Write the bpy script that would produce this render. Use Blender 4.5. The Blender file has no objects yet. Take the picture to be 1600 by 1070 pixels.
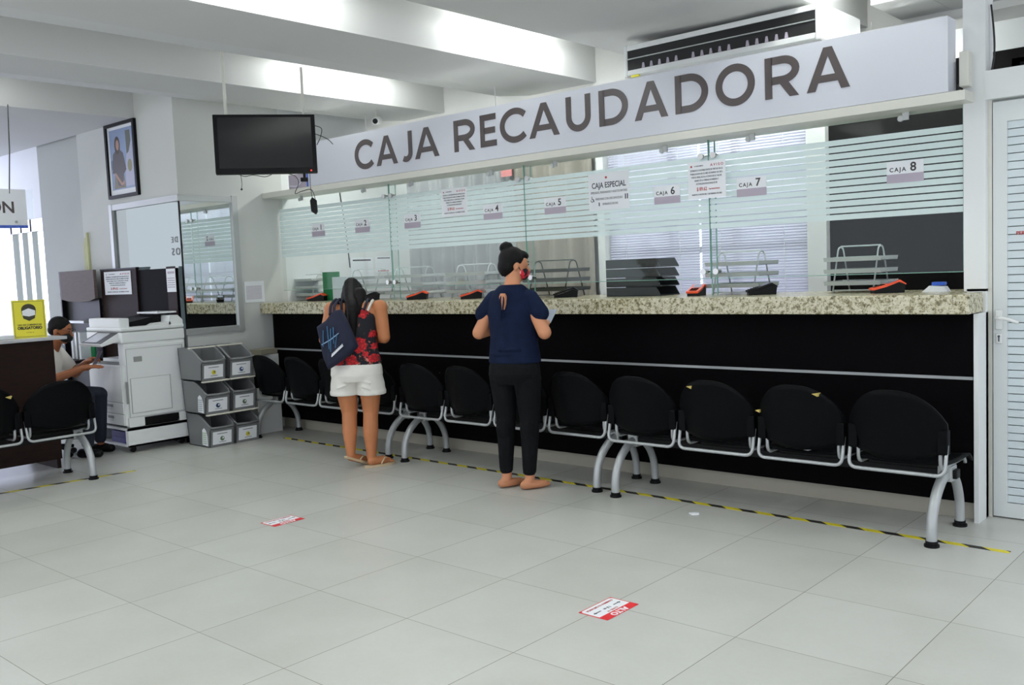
import bpy, bmesh, math, random
from mathutils import Vector, Matrix, Euler
random.seed(7)
sc = bpy.context.scene
COL = sc.collection
PI = math.pi

# ------------------------------------------------------------------ camera
F_PX = 1470.5827
YAW, PITCH, ROLL = 0.7291438, -0.0775297, -0.0414074
CAM = Vector((2.941668, -2.555364, 1.446917))
def cam_basis():
    cy, sy, cp, sp = math.cos(YAW), math.sin(YAW), math.cos(PITCH), math.sin(PITCH)
    f = Vector((-sy*cp, cy*cp, sp)); r = Vector((cy, sy, 0)); u = r.cross(f)
    c, s = math.cos(ROLL), math.sin(ROLL)
    return c*r+s*u, -s*r+c*u, f
RV, UV, FV = cam_basis()
cd = bpy.data.cameras.new('camera'); cam = bpy.data.objects.new('camera', cd); COL.objects.link(cam)
cd.sensor_width = 36.0; cd.lens = F_PX/1600*36.0; cd.clip_start = 0.05; cd.clip_end = 200
M3 = Matrix((RV, UV, -FV)).transposed()
cam.matrix_world = Matrix.Translation(CAM) @ M3.to_4x4()
sc.camera = cam

# ------------------------------------------------------------------ world, exposure
w = bpy.data.worlds.new('world'); sc.world = w; w.use_nodes = True
bg = w.node_tree.nodes['Background']; bg.inputs[0].default_value = (0.86, 0.90, 1.0, 1); bg.inputs[1].default_value = 1.45
sc.view_settings.view_transform = 'Standard'; sc.view_settings.look = 'None'
sc.view_settings.exposure = 0.12; sc.view_settings.gamma = 1.0
try: sc.view_settings.use_curve_mapping = False
except Exception: pass
sc.cycles.use_denoising = True
sc.cycles.max_bounces = 10; sc.cycles.transparent_max_bounces = 24
sc.cycles.sample_clamp_indirect = 6.0
def daylight():      # added unseen area light, lending bluish daylight to the far left wall
    ld = bpy.data.lights.new('daylight_fill', 'AREA'); ld.shape = 'RECTANGLE'; ld.size = 2.6; ld.size_y = 2.4; ld.energy = 190; ld.color = (.66, .69, 1.0)
    lo = bpy.data.objects.new('daylight_fill', ld); COL.objects.link(lo); lo.location = (-13.9, .9, 1.6); lo.rotation_euler = (0, -math.pi/2, 0)
daylight()
TUBE = 40.0      # strength of the fluorescent tubes

# points of the place found by intersecting a sight line with a real plane (metres)
def ray(x, y): return FV + RV*((x-800)/F_PX) - UV*((y-535)/F_PX)
def yp(x, y, Y): d = ray(x, y); return CAM + d*((Y-CAM.y)/d.y)
def xp(x, y, X): d = ray(x, y); return CAM + d*((X-CAM.x)/d.x)
def zp(x, y, Z=0.0): d = ray(x, y); return CAM + d*((Z-CAM.z)/d.z)

# ------------------------------------------------------------------ materials
def S(r, g, b):   # sRGB 0-255 to linear
    f = lambda c: (c/255/12.92 if c/255 <= .04045 else ((c/255+.055)/1.055)**2.4)
    return (f(r), f(g), f(b), 1)
def mat(name, col, rough=.5, metal=0.0, noise=0.0, scale=8.0, bump=0.0, emit=None, spec=None, trans=None):
    m = bpy.data.materials.new(name); m.use_nodes = True
    nt = m.node_tree; b = nt.nodes['Principled BSDF']
    b.inputs['Base Color'].default_value = col; b.inputs['Roughness'].default_value = rough
    b.inputs['Metallic'].default_value = metal
    if spec is not None: b.inputs['Specular IOR Level'].default_value = spec
    if noise or bump:
        tc = nt.nodes.new('ShaderNodeTexCoord'); n = nt.nodes.new('ShaderNodeTexNoise')
        n.inputs['Scale'].default_value = scale; n.inputs['Detail'].default_value = 4
        nt.links.new(tc.outputs['Object'], n.inputs['Vector'])
        if noise:
            mx = nt.nodes.new('ShaderNodeMix'); mx.data_type = 'RGBA'
            mx.inputs[6].default_value = tuple(c*(1-noise) for c in col[:3])+(1,)
            mx.inputs[7].default_value = tuple(min(1, c*(1+noise)) for c in col[:3])+(1,)
            nt.links.new(n.outputs['Fac'], mx.inputs[0]); nt.links.new(mx.outputs[2], b.inputs['Base Color'])
        if bump:
            bp = nt.nodes.new('ShaderNodeBump'); bp.inputs['Strength'].default_value = bump; bp.inputs['Distance'].default_value = .01
            nt.links.new(n.outputs['Fac'], bp.inputs['Height']); nt.links.new(bp.outputs[0], b.inputs['Normal'])
    if emit:
        b.inputs['Emission Color'].default_value = emit[0]; b.inputs['Emission Strength'].default_value = emit[1]
    return m
def nodes(name):
    m = bpy.data.materials.new(name); m.use_nodes = True; nt = m.node_tree
    return m, nt, nt.nodes['Principled BSDF'], nt.nodes['Material Output']
def N(nt, t, **kw):
    n = nt.nodes.new(t)
    for k, v in kw.items(): setattr(n, k, v)
    return n

MT = {}
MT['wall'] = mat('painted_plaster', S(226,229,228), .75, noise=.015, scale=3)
MT['wall_left_shaded'] = mat('painted_plaster_shaded', S(206,209,205), .8, noise=.02, scale=3)  # wall paint darkened to carry the shade on the left walls
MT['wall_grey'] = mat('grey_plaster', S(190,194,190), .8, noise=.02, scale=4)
MT['ceil'] = mat('ceiling_plaster', S(222,222,219), .85, noise=.02, scale=2)
MT['beam'] = mat('soffit_plaster', S(205,206,204), .85, noise=.025, scale=2)
MT['white'] = mat('white_paint', S(225,227,225), .45)
MT['offwhite'] = mat('cream_aluminium', S(214,214,204), .4, noise=.02, scale=6)
MT['copier'] = mat('copier_plastic', S(240,243,242), .4)
MT['copier2'] = mat('copier_seams', S(150,153,150), .6)
MT['black'] = mat('black_laminate', S(7,6,8), .6, noise=.2, scale=20, spec=.04)
MT['blackp'] = mat('black_plastic', S(7,8,10), .5, noise=.2, scale=60, bump=.05, spec=.07)
MT['dark'] = mat('dark_plastic', S(8,8,10), .45, spec=.2)
MT['silver'] = mat('silver_paint', S(176,180,181), .35, metal=.35, noise=.04, scale=12)
MT['chrome'] = mat('chrome', S(200,200,198), .22, metal=1.0)
MT['alu'] = mat('aluminium', S(188,191,190), .4, metal=.5)
MT['wire'] = mat('grey_wire', S(186,192,192), .45, metal=.15)
MT['darkwire'] = mat('dark_wire', S(60,64,60), .4, metal=.4)
MT['bin'] = mat('grey_bin_plastic', S(120,122,124), .5, noise=.03, scale=9)
MT['orange'] = mat('orange_plastic', S(235,80,35), .4)
MT['blue'] = mat('blue_plastic', S(40,90,200), .4)
MT['screen'] = mat('lcd_screen', S(150,155,180), .2)
MT['paper'] = mat('paper', S(236,239,243), .8)
MT['paperg'] = mat('paper_green', S(190,215,205), .8)
MT['ink'] = mat('ink', S(70,74,82), .7)
MT['inkred'] = mat('ink_red', S(170,60,60), .7)
MT['letter'] = mat('sign_letter', S(78,70,70), .35)
MT['letterd'] = mat('sign_digit', S(50,46,46), .4)
MT['band'] = mat('purple_grey_band', S(178,168,182), .6, noise=.05, scale=14)
MT['sign'] = mat('sign_vinyl', S(209,212,220), .3, noise=.01, scale=2)
MT['skin'] = mat('skin', S(196,134,98), .55, noise=.05, scale=14)
MT['skin2'] = mat('skin_tan', S(184,118,76), .55, noise=.05, scale=14)
MT['hair'] = mat('black_hair', S(9,7,8), .6, noise=.3, scale=60, bump=.3, spec=.2)
MT['navy'] = mat('navy_knit', S(14,25,50), .9, noise=.45, scale=18, bump=.3, spec=.15)
MT['jeans'] = mat('charcoal_denim', S(14,15,18), .9, noise=.35, scale=30, bump=.3, spec=.15)
MT['whitec'] = mat('white_cotton', S(232,230,222), .85, noise=.03, scale=20, bump=.25)
MT['bag'] = mat('navy_canvas', S(20,26,50), .85, noise=.12, scale=25, bump=.3)
MT['bagprint'] = mat('teal_print', S(50,96,130), .8)
MT['sandal'] = mat('sandal_tan', S(206,184,150), .6)
MT['flat'] = mat('tan_flats', S(188,128,92), .5)
MT['yellow'] = mat('yellow_card', S(228,218,52), .5)
MT['foam'] = mat('yellow_foam', S(190,170,95), .9)
MT['maskb'] = mat('black_mask', S(14,14,17), .7)
MT['red'] = mat('red_vinyl', S(215,32,40), .4)
MT['blinds'] = mat('blind_slat', S(226,226,234), .5)
MT['glassgreen'] = mat('glass_edge', S(120,165,150), .2)
MT['green'] = mat('green_felt', S(24,120,68), .9, noise=.3, scale=70)
MT['bluestripe'] = mat('blue_stripe', S(70,100,190), .5)
MT['cable'] = mat('black_cable', S(30,30,30), .5)
MT['yellowtape'] = None

def wood(name, c1, c2):
    m, nt, b, o = nodes(name)
    tc = N(nt,'ShaderNodeTexCoord'); mp = N(nt,'ShaderNodeMapping'); mp.inputs['Scale'].default_value = (3,3,22)
    n = N(nt,'ShaderNodeTexNoise'); n.inputs['Scale'].default_value = 4; n.inputs['Detail'].default_value = 5
    mx = N(nt,'ShaderNodeMix', data_type='RGBA'); mx.inputs[6].default_value = c1; mx.inputs[7].default_value = c2
    nt.links.new(tc.outputs['Object'], mp.inputs[0]); nt.links.new(mp.outputs[0], n.inputs['Vector'])
    nt.links.new(n.outputs['Fac'], mx.inputs[0]); nt.links.new(mx.outputs[2], b.inputs['Base Color'])
    b.inputs['Roughness'].default_value = .6; b.inputs['Specular IOR Level'].default_value = .15
    return m
MT['wood'] = wood('dark_brown_laminate', S(22,14,12), S(48,31,27))
MT['woodl'] = wood('taupe_laminate', S(92,82,78), S(112,101,95))
MT['brownwall'] = mat('brown_black_panel', S(13,11,12), .7, noise=.1, scale=3, spec=.1)
MT['curtain'] = mat('taupe_curtain', S(142,137,128), .9, noise=.15, scale=6)
MT['curtain2'] = mat('grey_curtain', S(160,162,164), .9, noise=.12, scale=6)

def floor_mat():
    m, nt, b, o = nodes('porcelain_tiles')
    g = N(nt,'ShaderNodeNewGeometry'); sp = N(nt,'ShaderNodeSeparateXYZ'); nt.links.new(g.outputs['Position'], sp.inputs[0])
    def line(out, period, half):
        a = N(nt,'ShaderNodeMath', operation='DIVIDE'); a.inputs[1].default_value = period; nt.links.new(out, a.inputs[0])
        f = N(nt,'ShaderNodeMath', operation='FRACT'); nt.links.new(a.outputs[0], f.inputs[0])
        s = N(nt,'ShaderNodeMath', operation='SUBTRACT'); s.inputs[1].default_value = .5; nt.links.new(f.outputs[0], s.inputs[0])
        ab = N(nt,'ShaderNodeMath', operation='ABSOLUTE'); nt.links.new(s.outputs[0], ab.inputs[0])
        gt = N(nt,'ShaderNodeMath', operation='GREATER_THAN'); gt.inputs[1].default_value = .5-half/period; nt.links.new(ab.outputs[0], gt.inputs[0])
        fl = N(nt,'ShaderNodeMath', operation='FLOOR'); nt.links.new(a.outputs[0], fl.inputs[0])
        return gt.outputs[0], fl.outputs[0]
    lx, ix = line(sp.outputs[0], .6, .0017); ly, iy = line(sp.outputs[1], .61443, .0014)
    mx = N(nt,'ShaderNodeMath', operation='MAXIMUM'); nt.links.new(lx, mx.inputs[0]); nt.links.new(ly, mx.inputs[1])
    cb = N(nt,'ShaderNodeCombineXYZ'); nt.links.new(ix, cb.inputs[0]); nt.links.new(iy, cb.inputs[1])
    wn = N(nt,'ShaderNodeTexWhiteNoise', noise_dimensions='3D'); nt.links.new(cb.outputs[0], wn.inputs['Vector'])
    n1 = N(nt,'ShaderNodeTexNoise'); n1.inputs['Scale'].default_value = 2.2; n1.inputs['Detail'].default_value = 6; nt.links.new(g.outputs['Position'], n1.inputs['Vector'])
    n2 = N(nt,'ShaderNodeTexNoise'); n2.inputs['Scale'].default_value = 45; n2.inputs['Detail'].default_value = 3; nt.links.new(g.outputs['Position'], n2.inputs['Vector'])
    ad = N(nt,'ShaderNodeMath', operation='ADD'); nt.links.new(n1.outputs['Fac'], ad.inputs[0])
    ml = N(nt,'ShaderNodeMath', operation='MULTIPLY'); ml.inputs[1].default_value = .35; nt.links.new(wn.outputs['Value'], ml.inputs[0]); nt.links.new(ml.outputs[0], ad.inputs[1])
    ml2 = N(nt,'ShaderNodeMath', operation='MULTIPLY_ADD'); ml2.inputs[1].default_value = .25; nt.links.new(n2.outputs['Fac'], ml2.inputs[0]); nt.links.new(ad.outputs[0], ml2.inputs[2])
    cr = N(nt,'ShaderNodeValToRGB'); cr.color_ramp.elements[0].position = .3; cr.color_ramp.elements[0].color = S(184,185,177)
    cr.color_ramp.elements[1].position = 1.2 if False else 1.0; cr.color_ramp.elements[1].color = S(200,201,195); nt.links.new(ml2.outputs[0], cr.inputs[0])
    c = N(nt,'ShaderNodeMix', data_type='RGBA'); nt.links.new(mx.outputs[0], c.inputs[0]); nt.links.new(cr.outputs[0], c.inputs[6]); c.inputs[7].default_value = S(120,117,104)
    nt.links.new(c.outputs[2], b.inputs['Base Color']); b.inputs['Roughness'].default_value = .33; b.inputs['Specular IOR Level'].default_value = .4
    return m
MT['floor'] = floor_mat()

def granite_mat():
    m, nt, b, o = nodes('speckled_granite')
    tc = N(nt,'ShaderNodeTexCoord')
    n1 = N(nt,'ShaderNodeTexNoise'); n1.inputs['Scale'].default_value = 46; n1.inputs['Detail'].default_value = 5; n1.inputs['Roughness'].default_value = .7
    n2 = N(nt,'ShaderNodeTexNoise'); n2.inputs['Scale'].default_value = 85; n2.inputs['Detail'].default_value = 3
    for n in (n1, n2): nt.links.new(tc.outputs['Object'], n.inputs['Vector'])
    r1 = N(nt,'ShaderNodeValToRGB'); e = r1.color_ramp
    e.elements[0].position = .34; e.elements[0].color = S(92,86,60); e.elements[1].position = .5; e.elements[1].color = S(196,190,160)
    x = e.elements.new(.44); x.color = S(150,142,108); x = e.elements.new(.68); x.color = S(216,212,190)
    r2 = N(nt,'ShaderNodeValToRGB'); r2.color_ramp.elements[0].position = .34; r2.color_ramp.elements[0].color = (1,1,1,1); r2.color_ramp.elements[1].position = .41; r2.color_ramp.elements[1].color = (0,0,0,1)
    nt.links.new(n1.outputs['Fac'], r1.inputs[0]); nt.links.new(n2.outputs['Fac'], r2.inputs[0])
    mx = N(nt,'ShaderNodeMix', data_type='RGBA'); nt.links.new(r2.outputs[0], mx.inputs[0]); nt.links.new(r1.outputs[0], mx.inputs[6]); mx.inputs[7].default_value = S(66,56,44)
    nt.links.new(mx.outputs[2], b.inputs['Base Color']); b.inputs['Roughness'].default_value = .25
    return m
MT['granite'] = granite_mat()

def glass_mat(name, tint, fac_gloss=.06, mirror=False):
    m = bpy.data.materials.new(name); m.use_nodes = True; nt = m.node_tree; nt.nodes.clear()
    o = N(nt,'ShaderNodeOutputMaterial'); t = N(nt,'ShaderNodeBsdfTransparent'); t.inputs[0].default_value = tint
    g = N(nt,'ShaderNodeBsdfGlossy'); g.inputs['Roughness'].default_value = .02; g.inputs[0].default_value = (.9,.95,.93,1)
    mx = N(nt,'ShaderNodeMixShader')
    if mirror: mx.inputs[0].default_value = fac_gloss
    else:
        fr = N(nt,'ShaderNodeFresnel'); gm = N(nt,'ShaderNodeNewGeometry')
        mr = N(nt,'ShaderNodeMapRange'); mr.inputs[3].default_value = 1.3; mr.inputs[4].default_value = 1/1.3   # same reflectance on leaving the thin pane
        nt.links.new(gm.outputs['Backfacing'], mr.inputs[0]); nt.links.new(mr.outputs[0], fr.inputs[0]); nt.links.new(fr.outputs[0], mx.inputs[0])
    nt.links.new(t.outputs[0], mx.inputs[1]); nt.links.new(g.outputs[0], mx.inputs[2]); nt.links.new(mx.outputs[0], o.inputs[0])
    return m
MT['glass'] = glass_mat('clear_glass', (.972,.99,.982,1))
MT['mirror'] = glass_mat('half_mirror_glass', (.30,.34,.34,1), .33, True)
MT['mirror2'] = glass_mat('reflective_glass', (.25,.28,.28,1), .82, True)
def frost_mat():
    m = bpy.data.materials.new('frosted_film'); m.use_nodes = True; nt = m.node_tree; nt.nodes.clear()
    o = N(nt,'ShaderNodeOutputMaterial'); t = N(nt,'ShaderNodeBsdfTransparent'); t.inputs[0].default_value = (.9,.95,.95,1)
    d = N(nt,'ShaderNodeBsdfDiffuse'); d.inputs[0].default_value = S(238,248,248)
    tr = N(nt,'ShaderNodeBsdfTranslucent'); tr.inputs[0].default_value = S(238,248,248)
    a = N(nt,'ShaderNodeMixShader'); a.inputs[0].default_value = .35; b = N(nt,'ShaderNodeMixShader'); b.inputs[0].default_value = .84
    nt.links.new(d.outputs[0], a.inputs[1]); nt.links.new(tr.outputs[0], a.inputs[2]); nt.links.new(t.outputs[0], b.inputs[1]); nt.links.new(a.outputs[0], b.inputs[2]); nt.links.new(b.outputs[0], o.inputs[0])
    return m
MT['frost'] = frost_mat()
def slat_mat():
    m = bpy.data.materials.new('translucent_slat'); m.use_nodes = True; nt = m.node_tree; nt.nodes.clear()
    o = N(nt,'ShaderNodeOutputMaterial'); d = N(nt,'ShaderNodeBsdfDiffuse'); d.inputs[0].default_value = S(228,228,238)
    tr = N(nt,'ShaderNodeBsdfTranslucent'); tr.inputs[0].default_value = S(228,228,240)
    a = N(nt,'ShaderNodeMixShader'); a.inputs[0].default_value = .4
    nt.links.new(d.outputs[0], a.inputs[1]); nt.links.new(tr.outputs[0], a.inputs[2]); nt.links.new(a.outputs[0], o.inputs[0])
    return m
MT['slat'] = slat_mat()
MT['tube'] = mat('fluorescent_tube', (1,1,1,1), .4, emit=((.97,1.0,.98,1), TUBE))
def tape_mat():
    m, nt, b, o = nodes('hazard_tape')
    tc = N(nt,'ShaderNodeTexCoord'); sp = N(nt,'ShaderNodeSeparateXYZ'); nt.links.new(tc.outputs['Object'], sp.inputs[0])
    a = N(nt,'ShaderNodeMath', operation='MULTIPLY_ADD'); a.inputs[1].default_value = 1.3; nt.links.new(sp.outputs[1], a.inputs[0]); nt.links.new(sp.outputs[0], a.inputs[2])
    d = N(nt,'ShaderNodeMath', operation='DIVIDE'); d.inputs[1].default_value = .205; nt.links.new(a.outputs[0], d.inputs[0])
    f = N(nt,'ShaderNodeMath', operation='FRACT'); nt.links.new(d.outputs[0], f.inputs[0])
    g = N(nt,'ShaderNodeMath', operation='GREATER_THAN'); g.inputs[1].default_value = .52; nt.links.new(f.outputs[0], g.inputs[0])
    mx = N(nt,'ShaderNodeMix', data_type='RGBA'); nt.links.new(g.outputs[0], mx.inputs[0]); mx.inputs[6].default_value = S(222,208,40); mx.inputs[7].default_value = S(26,26,24)
    nt.links.new(mx.outputs[2], b.inputs['Base Color']); b.inputs['Roughness'].default_value = .5
    return m
MT['tape'] = tape_mat()
def floral_mat():
    m, nt, b, o = nodes('floral_print')
    tc = N(nt,'ShaderNodeTexCoord'); n = N(nt,'ShaderNodeTexNoise'); n.inputs['Scale'].default_value = 45; n.inputs['Detail'].default_value = 2
    nt.links.new(tc.outputs['Object'], n.inputs['Vector'])
    fl_ = N(nt,'ShaderNodeVectorMath', operation='MULTIPLY'); fl_.inputs[1].default_value = (1, 0, 1); nt.links.new(tc.outputs['Object'], fl_.inputs[0])
    def flower(c, r):      # a printed rose: disc with ragged rim at a fixed place of the cloth
        s = N(nt,'ShaderNodeVectorMath', operation='DISTANCE'); s.inputs[1].default_value = (c[0], 0, c[2]); nt.links.new(fl_.outputs[0], s.inputs[0])
        a = N(nt,'ShaderNodeMath', operation='MULTIPLY_ADD'); a.inputs[1].default_value = -.05; nt.links.new(n.outputs['Fac'], a.inputs[0]); nt.links.new(s.outputs['Value'], a.inputs[2])
        l = N(nt,'ShaderNodeMath', operation='LESS_THAN'); l.inputs[1].default_value = r-.025; nt.links.new(a.outputs[0], l.inputs[0])
        return l.outputs[0]
    acc = None
    for c, r in FLOWERS:
        f = flower(c, r)
        if acc is None: acc = f
        else:
            x = N(nt,'ShaderNodeMath', operation='MAXIMUM'); nt.links.new(acc, x.inputs[0]); nt.links.new(f, x.inputs[1]); acc = x.outputs[0]
    v = N(nt,'ShaderNodeTexVoronoi'); v.inputs['Scale'].default_value = 55; nt.links.new(tc.outputs['Object'], v.inputs['Vector'])
    cr = N(nt,'ShaderNodeValToRGB'); e = cr.color_ramp; e.elements[0].position = 0; e.elements[0].color = S(225,70,70); e.elements[1].position = .6; e.elements[1].color = S(150,14,24)
    x = e.elements.new(.25); x.color = S(205,28,36); nt.links.new(v.outputs['Distance'], cr.inputs[0])
    # leaves and pale buds towards the hem
    v2 = N(nt,'ShaderNodeTexNoise'); v2.inputs['Scale'].default_value = 26; v2.inputs['Detail'].default_value = 2; nt.links.new(tc.outputs['Object'], v2.inputs['Vector'])
    sp = N(nt,'ShaderNodeSeparateXYZ'); nt.links.new(tc.outputs['Object'], sp.inputs[0])
    mr = N(nt,'ShaderNodeMapRange'); mr.inputs[1].default_value = .98; mr.inputs[2].default_value = .80; mr.inputs[3].default_value = -.04; mr.inputs[4].default_value = .10; nt.links.new(sp.outputs[2], mr.inputs[0])
    ad = N(nt,'ShaderNodeMath', operation='ADD'); nt.links.new(v2.outputs['Fac'], ad.inputs[0]); nt.links.new(mr.outputs[0], ad.inputs[1])
    c2 = N(nt,'ShaderNodeValToRGB'); e = c2.color_ramp; e.elements[0].position = .6; e.elements[0].color = S(9,10,24); e.elements[1].position = .64; e.elements[1].color = S(96,62,44)
    x = e.elements.new(.72); x.color = S(200,120,110); nt.links.new(ad.outputs[0], c2.inputs[0])
    mx = N(nt,'ShaderNodeMix', data_type='RGBA'); nt.links.new(acc, mx.inputs[0]); nt.links.new(c2.outputs[0], mx.inputs[6]); nt.links.new(cr.outputs[0], mx.inputs[7])
    nt.links.new(mx.outputs[2], b.inputs['Base Color']); b.inputs['Roughness'].default_value = .8
    return m
FLOWERS = [((.080,-.14,1.165),.034), ((.055,-.17,.935),.055), ((.145,-.06,1.01),.026), 
           ((.150,-.06,.83),.032), ((.0,-.18,.815),.045), ((.10,-.17,.865),.020), ((-.1,-.14,.82),.04), ((.155,.0,.92),.024)]

# ------------------------------------------------------------------ mesh helpers
def bm_new(): return bmesh.new()
def box(bm, a, b, bev=0.0):
    cx = [(a[i]+b[i])/2 for i in range(3)]; s = [abs(b[i]-a[i]) for i in range(3)]
    r = bmesh.ops.create_cube(bm, size=1.0, matrix=Matrix.Translation(cx) @ Matrix.Diagonal((s[0], s[1], s[2], 1)))
    if bev > 0:
        es = set(e for v in r['verts'] for e in v.link_edges)
        bmesh.ops.bevel(bm, geom=list(es), offset=min(bev, min(s)*.45), segments=2, affect='EDGES', profile=.6)
    return r['verts']
def prism(bm, pts, axis, a, b):
    """outline pts (2D) extruded between a and b along axis 'x','y' or 'z'"""
    def P(p, t): return {'x': (t, p[0], p[1]), 'y': (p[0], t, p[1]), 'z': (p[0], p[1], t)}[axis]
    v1 = [bm.verts.new(P(p, a)) for p in pts]; v2 = [bm.verts.new(P(p, b)) for p in pts]
    n = len(pts); fs = [bm.faces.new(v1), bm.faces.new(v2[::-1])]
    for i in range(n): fs.append(bm.faces.new((v1[(i+1) % n], v1[i], v2[i], v2[(i+1) % n])))
    return fs
def smooth_path(pts, k=5):
    pts = [Vector(p) for p in pts]
    if len(pts) < 3: return pts
    out = []
    for i in range(len(pts)-1):
        p0 = pts[max(i-1, 0)]; p1 = pts[i]; p2 = pts[i+1]; p3 = pts[min(i+2, len(pts)-1)]
        for j in range(k):
            t = j/k
            out.append(.5*((2*p1)+(-p0+p2)*t+(2*p0-5*p1+4*p2-p3)*t*t+(-p0+3*p1-3*p2+p3)*t**3))
    out.append(pts[-1]); return out
def round_corners(pts, r, k=4):
    pts = [Vector(p) for p in pts]; out = [pts[0]]
    for i in range(1, len(pts)-1):
        a, b, c = pts[i-1], pts[i], pts[i+1]
        d1 = (a-b); d2 = (c-b); q = min(r, d1.length*.49, d2.length*.49)
        s = b+d1.normalized()*q; e = b+d2.normalized()*q
        for j in range(k+1):
            t = j/k; out.append((1-t)**2*s+2*t*(1-t)*b+t*t*e)
    out.append(pts[-1]); return out
def tube(bm, pts, r, seg=8, r2=None):
    pts = [Vector(p) for p in pts]; n = len(pts); rings = []
    up = None
    for i, p in enumerate(pts):
        d = (pts[min(i+1, n-1)]-pts[max(i-1, 0)])
        if d.length < 1e-9: d = Vector((0,0,1))
        d.normalize()
        if up is None: up = Vector((0,0,1)) if abs(d.z) < .9 else Vector((1,0,0))
        s = d.cross(up)
        if s.length < 1e-6: s = d.cross(Vector((0,1,0)))
        s.normalize(); u = s.cross(d).normalized(); up = u
        rr = r if r2 is None else r+(r2-r)*i/(n-1)
        rings.append([bm.verts.new(p+(s*math.cos(2*PI*j/seg)+u*math.sin(2*PI*j/seg))*rr) for j in range(seg)])
    for a, b in zip(rings, rings[1:]):
        for j in range(seg): bm.faces.new((a[j], a[(j+1) % seg], b[(j+1) % seg], b[j]))
    bm.faces.new(rings[0][::-1]); bm.faces.new(rings[-1])
def cyl(bm, p0, p1, r, seg=12, r2=None): tube(bm, [p0, p1], r, seg, r2)
def ell(bm, c, r, rot=(0,0,0), seg=16):
    m = Matrix.Translation(c) @ Euler(rot).to_matrix().to_4x4() @ Matrix.Diagonal((r[0], r[1], r[2], 1))
    bmesh.ops.create_uvsphere(bm, u_segments=seg, v_segments=max(8, seg//2+2), radius=1.0, matrix=m)
def cap(bm, p0, p1, r0, r1, seg=12):
    p0, p1 = Vector(p0), Vector(p1); d = p1-p0; L = d.length; d.normalize(); pts = []; rad = []
    for k in range(5):
        a = PI/2*(1-k/4.0001); pts.append(p0-d*r0*math.sin(a)); rad.append(max(r0*math.cos(a), 1e-4))
    for k in range(5):
        a = PI/2*(k/4.0001); pts.append(p1+d*r1*math.sin(a)); rad.append(max(r1*math.cos(a), 1e-4))
    up = Vector((0,0,1)) if abs(d.z) < .9 else Vector((1,0,0)); s = d.cross(up).normalized(); u = s.cross(d)
    rings = [[bm.verts.new(p+(s*math.cos(2*PI*j/seg)+u*math.sin(2*PI*j/seg))*r) for j in range(seg)] for p, r in zip(pts, rad)]
    for a, b in zip(rings, rings[1:]):
        for j in range(seg): bm.faces.new((a[j], a[(j+1) % seg], b[(j+1) % seg], b[j]))
    bm.faces.new(rings[0][::-1]); bm.faces.new(rings[-1])
def loft(bm, rings, seg=24, power=2.0):
    """rings of (cx, cy, cz, rx, ry): horizontal superellipses stacked in z"""
    vs = []
    for cx, cy, cz, rx, ry in rings:
        row = []
        for j in range(seg):
            a = 2*PI*j/seg; c, s = math.cos(a), math.sin(a)
            row.append(bm.verts.new((cx+rx*math.copysign(abs(c)**(2/power), c), cy+ry*math.copysign(abs(s)**(2/power), s), cz)))
        vs.append(row)
    for a, b in zip(vs, vs[1:]):
        for j in range(seg): bm.faces.new((a[j], a[(j+1) % seg], b[(j+1) % seg], b[j]))
    bm.faces.new(vs[0][::-1]); bm.faces.new(vs[-1])
def obj(name, bm, m, parent=None, smooth=False, loc=None, rot=None, sub=0, voxel=0.0, relax=0):
    me = bpy.data.meshes.new(name); bmesh.ops.recalc_face_normals(bm, faces=bm.faces); bm.to_mesh(me); bm.free()
    o = bpy.data.objects.new(name, me); COL.objects.link(o)
    me.materials.append(m if not isinstance(m, str) else MT[m])
    if smooth:
        for p in me.polygons: p.use_smooth = True
    if voxel:
        r = o.modifiers.new('remesh', 'REMESH'); r.mode = 'VOXEL'; r.voxel_size = voxel; r.use_smooth_shade = True
        s = o.modifiers.new('smooth', 'SMOOTH'); s.factor = .5; s.iterations = relax or 4
    if sub:
        s = o.modifiers.new('sub', 'SUBSURF'); s.levels = sub; s.render_levels = sub
    if parent: o.parent = parent
    if loc: o.location = loc
    if rot: o.rotation_euler = rot
    return o
def tag(o, label, cat, group=None):
    o['label'] = label; o['category'] = cat
    if group: o['group'] = group
    return o
def thing(name, label, cat, loc=(0,0,0), rz=0, group=None):
    o = bpy.data.objects.new(name, None); COL.objects.link(o); o.location = loc; o.rotation_euler = (0,0,rz); o.empty_display_size = .1
    return tag(o, label, cat, group)
def struct(name, bm, m, smooth=False):
    o = obj(name, bm, m, smooth=smooth); o['kind'] = 'structure'; return o
def sroot(name, loc=(0,0,0)):
    o = bpy.data.objects.new(name, None); COL.objects.link(o); o.location = loc; o['kind'] = 'structure'; return o
def dup(root, loc=None, rz=None, label=None):
    r = root.copy(); COL.objects.link(r)
    if loc is not None: r.location = loc
    if rz is not None: r.rotation_euler = (0,0,rz)
    if label: r['label'] = label
    for ch in list(root.children):
        c = ch.copy(); COL.objects.link(c); c.parent = r
        for g in list(ch.children):
            d = g.copy(); COL.objects.link(d); d.parent = c
    return r
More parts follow.
